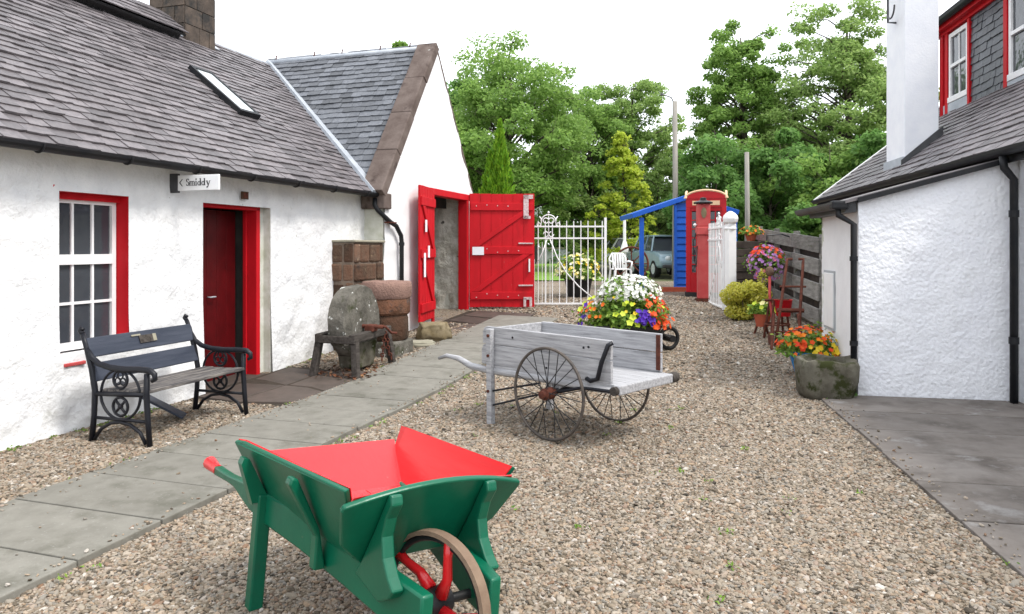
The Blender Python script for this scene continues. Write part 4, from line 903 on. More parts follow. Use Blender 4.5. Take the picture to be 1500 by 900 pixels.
MB().tube([(-.50, 0, .39), (.53, 0, .39)], .02, 10).build('axle', IRON, cart, smooth=True)
bx('axle_bed', GREYW, cart, -.34, .38, -.05, .05, .42, .515, bevel=.008)
def sideboard(x0, x1, y0, y1, z0, z1, nm='side_board'):
    pl_ = [(y0+.0, z0), (y1-.0, z0), (y1, z1-.05), (y1-.02, z1-.012), (y1-.06, z1), (y0, z1-.005)]
    return MB().prism(pl_, (x0, 0, 0), (0, 1, 0), (0, 0, 1), (1, 0, 0), x1-x0).build(nm, GREYW, cart, bevel=.006)
sideboard(-.345, -.315, -.57, .90, .53, .715); sideboard(-.345, -.315, -.57, .885, .718, .875); sideboard(.375, .405, -.56, .86, .53, .70); sideboard(.375, .405, -.56, .86, .703, .865)
bx('end_board', GREYW, cart, -.312, .372, .80, .828, .53, .86, bevel=.006)
for i in range(5): bx('floor_board', GREYW, cart, -.345+.15*i, -.345+.15*i+.146, -.60+rg.uniform(-.02, .02), .82, .505, .530, bevel=.004)
bx('front_beam', GREYW, cart, -.36, .40, -.665, -.60, .455, .53, bevel=.01)
MB().tube([(-.40, -.63, .49), (-.36, -.63, .49)], .034, 12).build('beam_end_knob', OLDW, cart, smooth='auto'); MB().tube([(.40, -.63, .49), (.49, -.63, .49)], .045, 12).build('beam_end_knob', OLDW, cart, smooth='auto')
for sx, xx in ((-1, -.375), (1, .43)):
    MB().beam((xx, .745, 0), (xx, .755, .86), .055, .06, up=(0, 1, 0)).build('leg', GREYW, cart, bevel=.006)
    MB().tube([(xx*.9, -.6, .48), (xx*.9, .5, .48), (xx*.9, .85, .475), (xx*.9, 1.05, .485), (xx*.9, 1.22, .535), (xx*.9, 1.40, .545), (xx*.9, 1.52, .505)], [.03, .032, .034, .033, .028, .021, .015], 8).build('shaft', GREYW, cart, smooth=True)
    MB().tube([(xx, .735, .30), (xx*.9, .18, .44)], .010, 6).build('brace_rod', IRON, cart); MB().tube([(xx*1.0, .735, .17), (xx*.8, -.05, .42)], .010, 6).build('brace_rod', IRON, cart)
    for z in (.30, .62, .80): MB().lathe([(.014, -.008), (.014, .008)], 8, M=Matrix.Translation((xx-sx*(-.032), .75, z)) @ Rx).build('bolt', RUST, cart)
MB().tube([(-.352, -.59, .855), (-.38, -.57, .84), (-.385, -.51, .70), (-.385, -.47, .565), (-.385, -.40, .54), (-.37, -.35, .55)], .019, 8).build('iron_strap', IRON, cart, smooth=True)
MB().tube([(-.36, -.05, .40), (-.36, -.30, .47), (-.36, -.6, .48)], .015, 6).build('under_stay', IRON, cart); MB().tube([(.36, -.6, .48), (-.36, 0, .41)], .015, 6).build('under_stay', IRON, cart)
for (y, z) in ((-.35, .80), (-.3, .79), (.1, .58), (.5, .8)): MB().lathe([(.010, -.004), (.010, .004)], 8, M=Matrix.Translation((-.346, y, z)) @ Rx).build('bolt', IRON, cart)
bx('corner_iron', RUST, cart, .36, .374, -.555, -.52, .55, .85)

# ------------------------------------------------------------------ green and red wheelbarrow (local x = across, y = towards the handles)
wb = thing('wheelbarrow', 'glossy green wooden wheelbarrow with red inside and red-tipped handles', 'wheelbarrow', (-.300, 2.69, 0), .68)
wb.rotation_euler = Euler((0, R(5.0), .68))
WR = .262
tyre = MB(); k = 48; pr = [(WR-.016, -.024), (WR, -.022), (WR, .022), (WR-.016, .024)]
base = 0
for j in range(k):
    a = 2*PI*j/k
    for (r_, x_) in pr: tyre.v.append((x_, r_*math.cos(a), WR+r_*math.sin(a)))
for j in range(k):
    j2 = (j+1) % k
    for i in range(4): tyre.f.append((j*4+i, j*4+(i+1) % 4, j2*4+(i+1) % 4, j2*4+i))
whl = tyre.build('wheel', TAN, wb, smooth='auto')
MB().ring((0, 0, WR), (0, 1, 0), (0, 0, 1), WR-.027, .014, 44, 6).build('felloe', BLACK, whl, smooth=True)
whl.matrix_basis = Matrix.Translation((-.015, 0, 0)) @ Matrix.Rotation(R(13), 4, 'Z')
for k in range(5):
    a = 2*PI*k/5+.55; a1 = a+.5
    MB().tube([(0, .05*math.cos(a1), WR+.05*math.sin(a1)), (0, .12*math.cos(a+.28), WR+.12*math.sin(a+.28)), (0, .19*math.cos(a+.05), WR+.19*math.sin(a+.05)), (0, (WR-.012)*math.cos(a), WR+(WR-.012)*math.sin(a))], [.028, .019, .017, .022], 8).build('spoke', REDB, whl, smooth=True)
MB().lathe([(.03, -.06), (.052, -.055), (.055, .055), (.03, .06)], 16, M=Matrix.Translation((0, 0, WR)) @ Rx).build('hub', BLACK, whl, smooth='auto')
MB().tube([(-.19, 0, WR), (.19, 0, WR)], .018, 10).build('axle', BLACK, wb, smooth='auto')
for sx in (-1, 1):
    # shaft: deep beam from axle to the back of the tray, then a tapering curved handle
    P = lambda y: sx*(.150+.185*min(1, max(0, (y+.15)/1.1)))
    m = MB(); prof_s = [(-.16, .215, .375), (.05, .225, .40), (.30, .27, .43), (.60, .315, .46), (.90, .345, .475), (1.05, .36, .475), (1.16, .375, .46), (1.28, .40, .447), (1.38, .40, .437), (1.50, .392, .432), (1.60, .385, .43)]
    for (y, z0, z1) in prof_s:
        x = P(y); hw = .026 if y < 1.1 else .022
        m.v += [(x-hw, y, z0), (x+hw, y, z0), (x+hw, y, z1), (x-hw, y, z1)]
    for i in range(len(prof_s)-1):
        for j in range(4): m.f.append((i*4+j, i*4+(j+1) % 4, i*4+4+(j+1) % 4, i*4+4+j))
    m.f += [(0, 1, 2, 3), tuple(len(m.v)-4+i for i in (3, 2, 1, 0))]
    sh = m.build('shaft', GREENP, wb, bevel=.009, smooth='auto')
    MB().tube([(P(1.6), 1.585, .408), (P(1.6), 1.63, .408), (P(1.6), 1.70, .410), (P(1.6), 1.735, .412)], [.027, .027, .033, .036], 12).build('red_grip', REDB, sh, smooth='auto')
    MB().beam((sx*.352, .905, -.030), (sx*.352, .905, .475), .062, .066, up=(0, 1, 0)).build('leg', GREENP, wb, bevel=.008)
    # flared side board: green outside, red inside
    def sidepl(off0, th):
        lo_f, lo_b, hi_f, hi_b = Vector((sx*.235, .21, .405)), Vector((sx*.31, .99, .45)), Vector((sx*.372, .055, .715)), Vector((sx*.430, 1.09, .685))
        n_ = (lo_b-lo_f).cross(hi_f-lo_f).normalized()
        if n_.x*sx < 0: n_ = -n_
        a_ = [lo_f, lo_b, hi_b+Vector((0, -.03, .0)), hi_b+Vector((-sx*.012, -.10, .008)), hi_f]
        m = MB(); k_ = len(a_); m.add([p+n_*off0 for p in a_]+[p+n_*(off0+th) for p in a_], [tuple(range(k_))[::-1], tuple(range(k_, 2*k_))]+[(i, (i+1) % k_, k_+(i+1) % k_, k_+i) for i in range(k_)]); return m
    sb_ = sidepl(0, .022).build('side_board', GREENP, wb, bevel=.006)
    sidepl(-.004, .0035).build('red_lining', REDB, sb_)
    # ribs outside the side board
    for (y, top_) in ((.905, .635), (.42, .668)):
        xl = (lambda z: .305+(z-.45)*.553) if y > .6 else (lambda z: .262+(z-.42)*.517)
        zb_ = .30 if y < .6 else .44; xs_ = abs(P(y))+.027
        pl_ = [(sx*xs_, zb_), (sx*(xs_+.05), zb_), (sx*(xs_+.05), .43), (sx*(xl(top_)+.062), top_-.02), (sx*(xl(top_)+.052), top_+.006), (sx*(xl(top_)+.027), top_), (sx*(xl(.46)+.027), .46)]
        MB().prism(pl_, (0, y-.026, 0), (1, 0, 0), (0, 0, 1), (0, 1, 0), .052).build('side_rib', GREENP, sb_, bevel=.008)
    # curved brackets in front
    pl_ = [(-.04, .335), (-.07, .37), (-.03, .405), (.012, .46), (.030, .53), (.012, .60), (-.022, .655), (-.012, .69), (.010, .688), (.075, .565), (.135, .465), (.175, .40), (.22, .34), (.03, .30)]
    MB().prism([(-y_*-1, z_) for y_, z_ in pl_], (sx*.215-.026+sx*.026*0, 0, 0), (0, 1, 0), (0, 0, 1), (1, 0, 0), .05).build('front_bracket', GREENP, wb, bevel=.008)
# front board, curved top, flared wings
def frontpl(off0, th):
    pl_ = [(-.23, .39), (-.35, .50), (-.405, .66), (-.40, .678)]+[(-.378+.756*i/14, .684+.052*(1-((i-7)/7)**2)) for i in range(15)]+[(.40, .678), (.405, .66), (.35, .50), (.23, .39)]
    d = Vector((0, -.60, 1)).normalized(); n_ = Vector((0, -1, -.60)).normalized()
    return MB().prism([(a, (z-.39)*1.12) for a, z in pl_], Vector((0, .215, .39))+n_*off0, (1, 0, 0), d, n_, th)
fb = frontpl(0, .024).build('front_board', GREENP, wb, bevel=.007); 
pl_ = [(-.22, .0), (-.37, .27), (-.36, .305), (0, .335), (.36, .305), (.37, .27), (.22, .0)]
dd = Vector((0, -.60, 1)).normalized(); nn_ = Vector((0, 1, .60)).normalized()
MB().prism([(a, z*1.1) for a, z in pl_], Vector((0, .212, .395))+nn_*.0005, (1, 0, 0), dd, nn_, .004).build('red_lining', REDB, fb)
for i in range(3):
    w0 = -.30+.2*i
    MB().add([(w0*.80, .21, .412), ((w0+.197)*.80, .21, .412), (w0+.197, .83, .445), (w0, .83, .445), (w0*.80, .21, .432), ((w0+.197)*.80, .21, .432), (w0+.197, .83, .462), (w0, .83, .462)], [(0, 3, 2, 1), (4, 5, 6, 7), (0, 1, 5, 4), (1, 2, 6, 5), (2, 3, 7, 6), (3, 0, 4, 7)]).build('floor_board', REDB, wb, bevel=.003)
m = MB(); m.add([(-.30, .80, .455), (.30, .80, .455), (.394, 1.07, .615), (-.394, 1.07, .615), (-.30, .815, .437), (.30, .815, .437), (.394, 1.085, .597), (-.394, 1.085, .597)], [(0, 1, 2, 3), (7, 6, 5, 4), (0, 4, 5, 1), (1, 5, 6, 2), (2, 6, 7, 3), (3, 7, 4, 0)])
bk = m.build('back_board', GREENP, wb, bevel=.004)
m = MB(); m.add([(-.298, .795, .4535), (.298, .795, .4535), (.391, 1.066, .6145), (-.391, 1.066, .6145), (-.298, .793, .4575), (.298, .793, .4575), (.391, 1.064, .619), (-.391, 1.064, .619)], [(0, 1, 2, 3), (7, 6, 5, 4), (0, 4, 5, 1), (1, 5, 6, 2), (2, 6, 7, 3), (3, 7, 4, 0)])
m.build('red_lining', REDB, bk)
bx('cross_bar', GREENP, wb, -.33, .33, .93, .98, .39, .448, bevel=.006); bx('cross_bar', GREENP, wb, -.19, .19, .34, .39, .34, .405, bevel=.006)

# ------------------------------------------------------------------ flowers and planters
def bed(parent, c, r, nleaf, lsize, lm, flow, seed, up=True, name='foliage'):
    """leaf mound (centre c, radii r) with blossoms; flow = [(mat, n, size, (direction window))]"""
    rg_ = np.random.default_rng(seed); c = np.array(c)
    p, d = ellip(rg_, nleaf, r, .35, up); p *= (1+.22*np.sin(d[:, :1]*7+seed)+.16*np.sin(d[:, 1:2]*9+seed*2)+.10*np.sin(d[:, 2:]*13+seed))*rg_.uniform(.9, 1.12, (nleaf, 1))
    v, f = leaves(p+c, lsize, rg_, up=.3, aspect=.55, outward=d*1.2); npmesh(name, v, f, lm, parent, kind='stuff')
    for (mt, n_, sz, win) in flow:
        p, d = ellip(rg_, n_*12, r, .93, up)
        k = np.ones(len(p), bool)
        for ax, lo, hi in win: k &= (d[:, ax] > lo) & (d[:, ax] < hi)
        p, d = p[k][:n_], d[k][:n_]
        if len(p) == 0: continue
        p = p*(1.08+rg_.uniform(0, .18, (len(p), 1)))
        v, f = blooms(p+c, sz, rg_, d*1.0+np.array([0, -.25, .35])); npmesh('blossoms', v, f, mt, parent, kind='stuff')
def front(): return (1, -1.1, .5)
# flower barrow behind the handcart
fx, fy = 1.62, 10.35; fz = gz(fy)
fb_ = thing('flower_barrow', 'black wheeled planter heaped with white, orange and purple flowers behind the handcart', 'planter', (fx, fy, fz))
MB().prism([(-.46, .16), (.40, .16), (.50, .36), (-.52, .36)], (0, -.28, 0), (1, 0, 0), (0, 0, 1), (0, 1, 0), .56).build('box', BLACK, fb_, bevel=.01)
fw = MB().ring((.62, -.12, .17), (.94, .34, 0), (0, 0, 1), .145, .028, 24, 8).build('wheel', RUBBER, fb_, smooth=True)
MB().tube([(.58, -.02, .17), (.66, -.22, .17)], .05, 10).build('hub', BLACK, fw); MB().tube([(.4, -.25, .3), (.64, -.20, .17)], .02, 6).build('stay', BLACK, fb_); MB().tube([(.4, .2, .3), (.60, -.04, .17)], .02, 6).build('stay', BLACK, fb_)
for sx in (-.4, .3):
    for sy in (-.2, .2): bx('leg', BLACK, fb_, sx-.02, sx+.02, sy-.02, sy+.02, -.02, .23)
bed(fb_, (-.02, -.05, .34), (.58, .40, .49), 4200, .034, LF_BED, [(B_RED, 95, .040, [(0, .42, 1), (2, .0, .75), front()]), (B_ORANGE, 12, .034, [(0, -1, -.25), (2, .25, .75), front()]), (B_RED, 8, .03, [(0, -1, -.4), (2, .3, .75), front()]), (B_PURP, 60, .042, [(0, .10, .55), (2, .10, .45), front()]), (B_PURP, 12, .034, [(0, -1, -.8), front()]),
    (B_LIME, 30, .046, [(0, -1, .9), (2, .02, .75), front()]), (B_YEL, 8, .035, [(0, -.3, .6), (2, .2, .8), front()])], 41)
bed(fb_, (.08, .02, .72), (.40, .30, .30), 700, .03, LF_BED, [(B_WHITE, 430, .030, [(2, -.1, 1)])], 42)
# tub beyond the gate
def tub(name, label, loc, r0, r1, h, mt, seed, group=None):
    o = thing(name, label, 'planter', (loc[0], loc[1], gz(loc[1])+(loc[2] if len(loc) > 2 else 0)), group=group)
    MB().lathe([(r0*.3, 0), (r0, 0), (r1, h*.92), (r1*1.06, h*.93), (r1*1.06, h), (r1*.94, h), (r1*.9, h*.9), (.02, h*.9)], 24).build('pot', mt, o, smooth='auto'); return o
t1 = tub('flower_tub', 'black tub of yellow and white flowers standing beyond the white gate', (1.52, 16.4), .24, .32, .42, BLACK, 1)
bed(t1, (0, 0, .42), (.47, .42, .48), 2600, .045, LF_BED, [(B_PALEY, 120, .045, [(2, .0, 1)]), (B_WHITE, 40, .035, []), (B_YEL, 40, .04, [(2, .2, 1)])], 43)
t2 = tub('marigold_pot', 'blue glazed pot overflowing with orange and yellow marigolds behind the stone trough', (3.545, 8.60), .13, .215, .32, BLUEPOT, 2)
bed(t2, (.03, 0, .27), (.36, .27, .29), 1500, .03, LF_BED, [(B_ORANGE, 45, .034, [(2, .0, 1)]), (B_RED, 46, .032, [(0, -1, .35), (2, .25, 1)]), (B_YEL, 52, .034, [(0, -.5, 1), (2, -.2, .8)])], 44)
t3 = tub('terracotta_pot', 'terracotta pot on little rusty legs with a lime-green plant by the rusty implements', (4.0, 11.45, .14), .09, .135, .20, TERRA, 3)
for k in range(3): a = 2*PI*k/3+.5; MB().tube([(.08*math.cos(a), .08*math.sin(a), .03), (.13*math.cos(a), .13*math.sin(a), -.15)], .018, 6).build('leg', RUST, t3)
bed(t3, (0, 0, .2), (.19, .17, .18), 450, .03, LF_BED, [(B_LIME, 16, .04, [(2, .2, 1)]), (B_PALEY, 5, .045, [(2, .6, 1)])], 45)
# hanging basket on a fence bracket
hb_ = thing('hanging_basket', 'hanging basket of lilac and scarlet flowers on the fence bracket', 'flower basket', (4.80, 13.5, 1.12))
MB().lathe([(.03, 0), (.12, .03), (.20, .12), (.22, .20), (.20, .20), (.02, .18)], 20).build('bowl', DARKW, hb_, smooth='auto')
MB().tube([(.62, .1, .62), (.3, .05, .72), (0, 0, .70), (0, 0, .55)], .014, 6).build('bracket', IRON, hb_)
for k in range(3): a = 2*PI*k/3; MB().tube([(0, 0, .56), (.2*math.cos(a), .2*math.sin(a), .2)], .004, 4).build('chain', IRON, hb_)
bed(hb_, (0, 0, .18), (.30, .26, .30), 900, .03, LF_BED, [(B_LILAC, 150, .036, []), (B_RED, 50, .036, [(2, .3, 1)]), (B_PINK, 50, .034, [])], 46, up=False)
# stone trough at the corner of the white house
tr = thing('stone_trough', 'mossy hollowed stone trough standing at the corner of the white house', 'trough', (3.345, 7.62, 0), -.15)
sc_ = Matrix.Diagonal((1, .78, 1, 1))
def dsh():
    m = MB(); n = 40
    pr = [(.02, -.02), (.235, -.02), (.275, .06), (.305, .20), (.315, .36), (.305, .405), (.27, .415), (.235, .40), (.22, .34), (.02, .33)]
    for (r_, z_) in pr:
        for j in range(n):
            a = 2*PI*j/n; ex = .45; cx_ = math.copysign(abs(math.cos(a))**ex, math.cos(a)); sy_ = math.copysign(abs(math.sin(a))**.75, math.sin(a))
            p = Vector((cx_*r_, sy_*r_*.8, z_)); p *= 1+.09*noise.fractal(p*5, 1, 2, 3); m.v.append(tuple(p))
    for i in range(len(pr)-1):
        for j in range(n): m.f.append((i*n+j, i*n+(j+1) % n, (i+1)*n+(j+1) % n, (i+1)*n+j))
    m.f.append(tuple(range(n))[::-1]); m.f.append(tuple((len(pr)-1)*n+j for j in range(n))); return m
dsh().build('basin', MOSSST, tr, smooth=True)
MB().lathe([(.02, .335), (.21, .345), (.215, .33)], 20, M=sc_).build('soil', SOIL, tr)
p, d = ellip(RNG, 900, (.31, .22, .14), .6); p[:, 2] += .06; k = (p[:, 0] > -.12) & (p[:, 1] < .05); v, f = leaves(p[k], .014, RNG, up=.3); npmesh('moss', v, f, LF_DARK, tr, kind='stuff')

# ------------------------------------------------------------------ golden shrub, thuja
def plant_thing(name, label, cat, loc, group=None): return thing(name, label, cat, (loc[0], loc[1], gz(loc[1])), group=group)
gsx = plant_thing('golden_shrub', 'dense golden-yellow clipped shrub beside the white gate post', 'shrub', (4.22, 13.0))
rg_ = np.random.default_rng(50)
pp_, dd_ = [], []
for k in range(34):
    p, d = ellip(rg_, 1, (.34, .32, .30), .3); p = p[0]+np.array([0, 0, .36]); q_, e_ = ellip(rg_, 260, (.16, .16, .13), .6); pp_.append(q_+p); dd_.append(e_)
pp_ = np.concatenate(pp_); dd_ = np.concatenate(dd_); k = pp_[:, 2] > .02; v, f = leaves(pp_[k], .026, rg_, up=.4, outward=dd_[k]*1.5); npmesh('foliage', v, f, LF_GOLD, gsx, kind='stuff')
q_, e_ = ellip(rg_, 160, (.09, .09, .22), .3); v, f = leaves(q_+np.array([.36, .1, .72]), .026, rg_, up=1.0); npmesh('tall_shoot', v, f, LF_GOLD, gsx, kind='stuff')
for k in range(6): a = k*1.05; MB().tube([(.04*math.cos(a), .04*math.sin(a), -.05), (.15*math.cos(a), .15*math.sin(a), .3), (.25*math.cos(a), .25*math.sin(a), .5)], [.016, .012, .006], 5).build('stem', BARK, gsx)
th_ = plant_thing('thuja', 'bright green conifer with twin spires rising behind the red barn door', 'conifer', (-.36, 16.1))
MB().tube([(0, 0, -.1), (.02, 0, 1.5), (.10, 0, 3.6)], [.09, .06, .015], 8).build('trunk', BARK, th_)
rg_ = np.random.default_rng(51); P_, D_ = [], []
for (cx_, top_, r_, nn) in ((.09, 3.92, .38, 9500), (-.13, 3.25, .34, 6500)):
    z = rg_.uniform(0, 1, nn)**.9; a = rg_.uniform(0, 2*PI, nn); prof_ = np.where(z < .3, .85+.15*z/.3, 1-((z-.3)/.7)**1.55)*r_
    lump = 1+.20*np.sin(a*5+z*21)+.18*np.sin(a*9-z*33)+.10*np.sin(a*3+z*60)
    rr_ = prof_*lump*rg_.uniform(.62, 1.03, nn)+.012; dz_ = rg_.uniform(-.04, .08, nn)
    P_.append(np.stack([cx_*(.4+.6*z)+rr_*np.cos(a), rr_*np.sin(a), .12+z*(top_-.12)+dz_], 1)); D_.append(np.stack([np.cos(a), np.sin(a), .6+0*a], 1))
P_ = np.concatenate(P_); D_ = np.concatenate(D_)
n = len(P_); up_ = np.array([0, 0, 1.])+D_*.35+rg_.normal(size=(n, 3))*.22; up_ /= np.linalg.norm(up_, axis=1)[:, None]; sd_ = np.cross(up_, rg_.normal(size=(n, 3))); sd_ /= np.linalg.norm(sd_, axis=1)[:, None]
s_ = rg_.uniform(.035, .085, n)[:, None]; v = np.stack([P_-up_*s_*.5, P_+sd_*s_*.32, P_+up_*s_*1.1, P_-sd_*s_*.32], 1).reshape(-1, 3)
npmesh('foliage', v, np.arange(4*n).reshape(n, 4), LF_THUJA, th_, kind='stuff')

# ------------------------------------------------------------------ white iron gates and post
def iron_gate(name, label, loc, rz, w_=1.56):
    g = thing(name, label, 'gate', loc, rz, group='white iron yard gates')
    h = 1.74
    for z in (.04, 1.38, 1.62): bx('rail', WPAINT, g, .0, w_, -.014, .014, z-.016, z+.016)
    nb = 10
    for i in range(nb+1):
        x = .03+i*(w_-.1)/nb
        MB().tube([(x, 0, .04), (x, 0, h-.03), (x, 0, h)], [.011, .011, .004], 6).build('bar', WPAINT, g)
    for i in range(5): x = .10+i*.08; MB().tube([(x, 0, .04), (x, 0, 1.30 if 1 < i < 4 else .95)], .006, 5).build('dog_bar', WPAINT, g)
    bx('end_stile', WPAINT, g, w_-.03, w_+.02, -.025, .025, .0, h+.06, bevel=.006); bx('end_stile', WPAINT, g, -.02, .01, -.02, .02, .0, h-.02)
    MB().tube([(.42, 0, 1.36), (.56, 0, 1.0), (.75, 0, .68), (1.0, 0, .40), (1.36, 0, .10)], .014, 6).build('brace', WPAINT, g, smooth=True)
    MB().tube([(.36, 0, 1.36), (.26, 0, 1.08), (.13, 0, .82)], .012, 6).build('brace', WPAINT, g, smooth=True)
    sc = MB(); X, Z, Y0 = (1, 0, 0), (0, 0, 1), 0
    for sx in (-1, 1):
        sc.ring((.39+sx*.055, 0, 1.46), X, Z, .05, .011, 14, 5, R(90 if sx > 0 else -90), R(360 if sx > 0 else 180)); sc.ring((.39+sx*.055, 0, 1.74), X, Z, .055, .012, 14, 5)
        sc.tube([(.39+sx*.16, 0, 1.62), (.39+sx*.14, 0, 1.76), (.39+sx*.19, 0, 1.83)], .012, 5); sc.ring((.39+sx*.20, 0, 1.66), X, Z, .035, .010, 10, 5)
    sc.ring((.39, 0, 1.70), X, Z, .16, .013, 16, 5, R(10), R(170)); sc.tube([(.39, 0, 1.40), (.39, 0, 1.92)], [.014, .006], 6); sc.lathe([(.006, -.03), (.026, 0), (.006, .03)], 8, c=(.39, 0, 1.905))
    sc.build('scrollwork', WPAINT, g, smooth=True)
    return g
iron_gate('iron_gate', 'white wrought iron gate leaf with scrollwork, closed across the yard left of the flowers', (.36, 14.7, gz(14.7)+.03), 0)
iron_gate('iron_gate', 'white gate leaf swung open beside the white post, seen edge on', (4.14, 14.05, gz(14.1)+.03), R(86))
po = thing('gate_post', 'white square wooden gate post with faceted cap beside the golden shrub', 'post', (4.25, 13.95, gz(13.95)), .2)
bx('shaft', WPAINT, po, -.085, .085, -.085, .085, -.05, 1.72, bevel=.015); MB().lathe([(.10, 1.72), (.14, 1.76), (.155, 1.82), (.145, 1.87), (.09, 1.93), (.03, 1.965), (.0, 1.97)], 8).build('cap', WPAINT, po); MB().lathe([(.105, 1.60), (.125, 1.63), (.105, 1.66)], 8).build('collar', WPAINT, po)
bx('hinge', IRON, po, -.12, -.085, -.02, .02, .4, .46)

# ------------------------------------------------------------------ fence, stacked timbers, rusty things
A_ = Vector((5.10, 11.75, 0)); B_ = Vector((5.75, 16.6, 0)); dF = (B_-A_).normalized(); nF = Vector((-dF.y, dF.x, 0)); LF_ = (B_-A_).length
fen = thing('board_fence', 'weathered grey fence of wide horizontal boards beside the white house', 'fence', (A_.x, A_.y, 0))
def fz(s_): P = A_+dF*s_; return gz(P.y)
for s_ in (0, 1.65, 3.25, LF_): 
    MB().beam(dF*s_+Vector((0, 0, -.1)), dF*s_+Vector((0, 0, fz(s_)+1.60)), .10, .10, up=dF).build('post', FENCEW, fen, bevel=.008)
for (z0, z1) in ((.10, .38), (.50, .80), (.93, 1.20), (1.30, 1.55)):
    for (s0, s1) in ((-.03, 1.64), (1.66, 3.24), (3.26, LF_+.03)):
        a = dF*s0+nF*.075+Vector((0, 0, fz(s0)+(z0+z1)/2+rg.uniform(-.012, .012))); b2 = dF*s1+nF*.075+Vector((0, 0, fz(s1)+(z0+z1)/2+rg.uniform(-.012, .012)))
        MB().beam(a, b2, .035, z1-z0+rg.uniform(-.02, .02)).build('board', FENCEW, fen, bevel=.006)
for (z0, z1) in ((.02, .55), (.58, 1.05), (1.07, 1.42)): MB().beam(-nF*.08+Vector((0, 0, (z0+z1)/2+.25)), dF*LF_-nF*.08+Vector((0, 0, fz(LF_)+(z0+z1)/2)), .02, z1-z0).build('back_board', DARKW, fen)
st_ = thing('timber_wall', 'low wall of dark stacked timbers between the gate post and the board fence', 'timber wall', (5.05, 15.4, gz(15.4)))
for i in range(8): bx('timber', DARKW, st_, -.36+rg.uniform(-.02, .02), .42+rg.uniform(-.02, .02), -.1+rg.uniform(-.015, .015), .1, .0+i*.165, .158+i*.165, bevel=.015)
tp_ = tub('terracotta_planter', 'terracotta pot with trailing plants on top of the stacked dark timbers', (5.15, 15.45, 1.32), .08, .13, .16, TERRA, 5)
bed(tp_, (0, 0, .14), (.24, .2, .16), 300, .035, LF_BED, [(B_ORANGE, 26, .03, [])], 47)
# rusty sack truck leaning on the fence
sk_ = thing('sack_truck', 'rusty old sack truck leaning upright against the board fence', 'sack truck', (4.02, 10.55, gz(10.55)), R(-8))
for sx in (-.15, .15): MB().tube([(sx*1.1-.02, -.22, .03), (sx*.95+.08, .05, .50), (sx*.8+.27, .55, 1.22), (sx*.8+.29, .60, 1.27), (sx*.3+.29, .6, 1.27)], .022, 6).build('rail', RUST, sk_, smooth=True)
for k, (x, y, z) in enumerate(((.02, -.10, .22), (.09, .07, .52), (.18, .30, .86))): MB().tube([(x-.19, y, z), (x+.19, y, z)], .018 if k != 1 else .035, 6).build('crossbar', RUST, sk_)
for sx in (-.2, .2): MB().lathe([(.02, -.025), (.10, -.02), (.10, .02), (.02, .025)], 18, M=Matrix.Translation((sx, .02, .10)) @ Rx).build('wheel', RUST, sk_, smooth='auto')
for sx in (-.17, .17): MB().tube([(sx, -.05, .48), (sx*1.25-.06, -.38, .0)], .020, 6).build('stand_leg', RUST, sk_)
bx('toe_plate', RUST, sk_, -.2, .16, -.36, -.2, .02, .04)
ip = thing('iron_implement', 'faded red iron implement with round seat on a stalk and small bucket', 'farm implement', (4.02, 11.0, gz(11.0)))
MB().tube([(-.02, 0, .30), (-.05, .05, .7), (-.03, .1, .98)], .02, 6).build('stalk', PUMPRED, ip); MB().lathe([(.01, -.075), (.05, -.05), (.065, 0), (.05, .06), (.01, .085)], 14, c=(-.03, .1, 1.05)).build('round_seat', REDST, ip, smooth=True)
for k in range(4): a = PI/4+k*PI/2; MB().tube([(.12*math.cos(a)+.05, .12*math.sin(a), .62), (.22*math.cos(a)+.05, .22*math.sin(a), -.02)], .018, 6).build('leg', RUST, ip)
MB().tube([(-.14, 0, .62), (.26, 0, .62)], .02, 6).build('crossbar', RUST, ip); MB().ring((.05, 0, .25), (1, 0, 0), (0, 1, 0), .18, .014, 18, 5).build('foot_ring', RUST, ip)
MB().lathe([(.05, .0), (.10, 0), (.13, .24), (.14, .25), (.12, .25), (.10, .22), (.02, .2)], 18, c=(.12, -.06, .38)).build('bucket', REDP, ip, smooth='auto')

# ------------------------------------------------------------------ blue shelter, phone box, petrol pump
sx0, sy0 = 2.98, 17.6; sh_ = thing('blue_shelter', 'bright blue boarded shelter with open front and pitched roof beside the phone box', 'shelter', (sx0, sy0, gz(sy0)))
def sroof(xa, za, xb, zb):
    d = Vector((xb-xa, 0, zb-za)).normalized(); nn = Vector((-d.z, 0, d.x)); MB().prism([(0, 0), (math.hypot(xb-xa, zb-za), 0), (math.hypot(xb-xa, zb-za), .12), (0, .12)], (xa, -.08, za), d, nn, (0, 1, 0), 2.0).build('roof', BLUEP, sh_, bevel=.01)
sroof(-.02, 1.78, 1.34, 2.24); sroof(1.34, 2.24, 2.55, 1.86)
bx('post', BLUEP, sh_, .16, .26, 0, .1, -.02, 1.80); bx('post', BLUEP, sh_, 1.0, 1.06, -.04, .05, -.02, 2.1)
bx('post', BLUEP, sh_, 2.36, 2.46, 0, .1, -.02, 1.80)
for i in range(13):
    M_ = Matrix.Translation((1.05, .0, .0+i*.165)) @ Matrix.Rotation(R(-7), 4, 'X'); MB().box(0, 1.5 if i < 11 else .75, -.012, .012, 0, .18, M_).build('weatherboard', BLUEP, sh_)
bx('sleeper', TERRA, sh_, .6, 1.5, -.25, -.12, -.03, .1)
pb = thing('phone_box', 'red telephone box with cream arched top behind the petrol pump', 'phone box', (4.50, 16.6, gz(16.6)), R(-16))
W2 = .44; ZT = 2.02
bx('plinth', BLACK, pb, -W2-.02, W2+.02, -W2-.02, W2+.02, -.03, .10)
for sx in (-1, 1):
    for sy in (-1, 1): bx('corner_post', PHONE, pb, min(sx*W2, sx*(W2-.10)), max(sx*W2, sx*(W2-.10)), min(sy*W2, sy*(W2-.10)), max(sy*W2, sy*(W2-.10)), .10, ZT, bevel=.008)
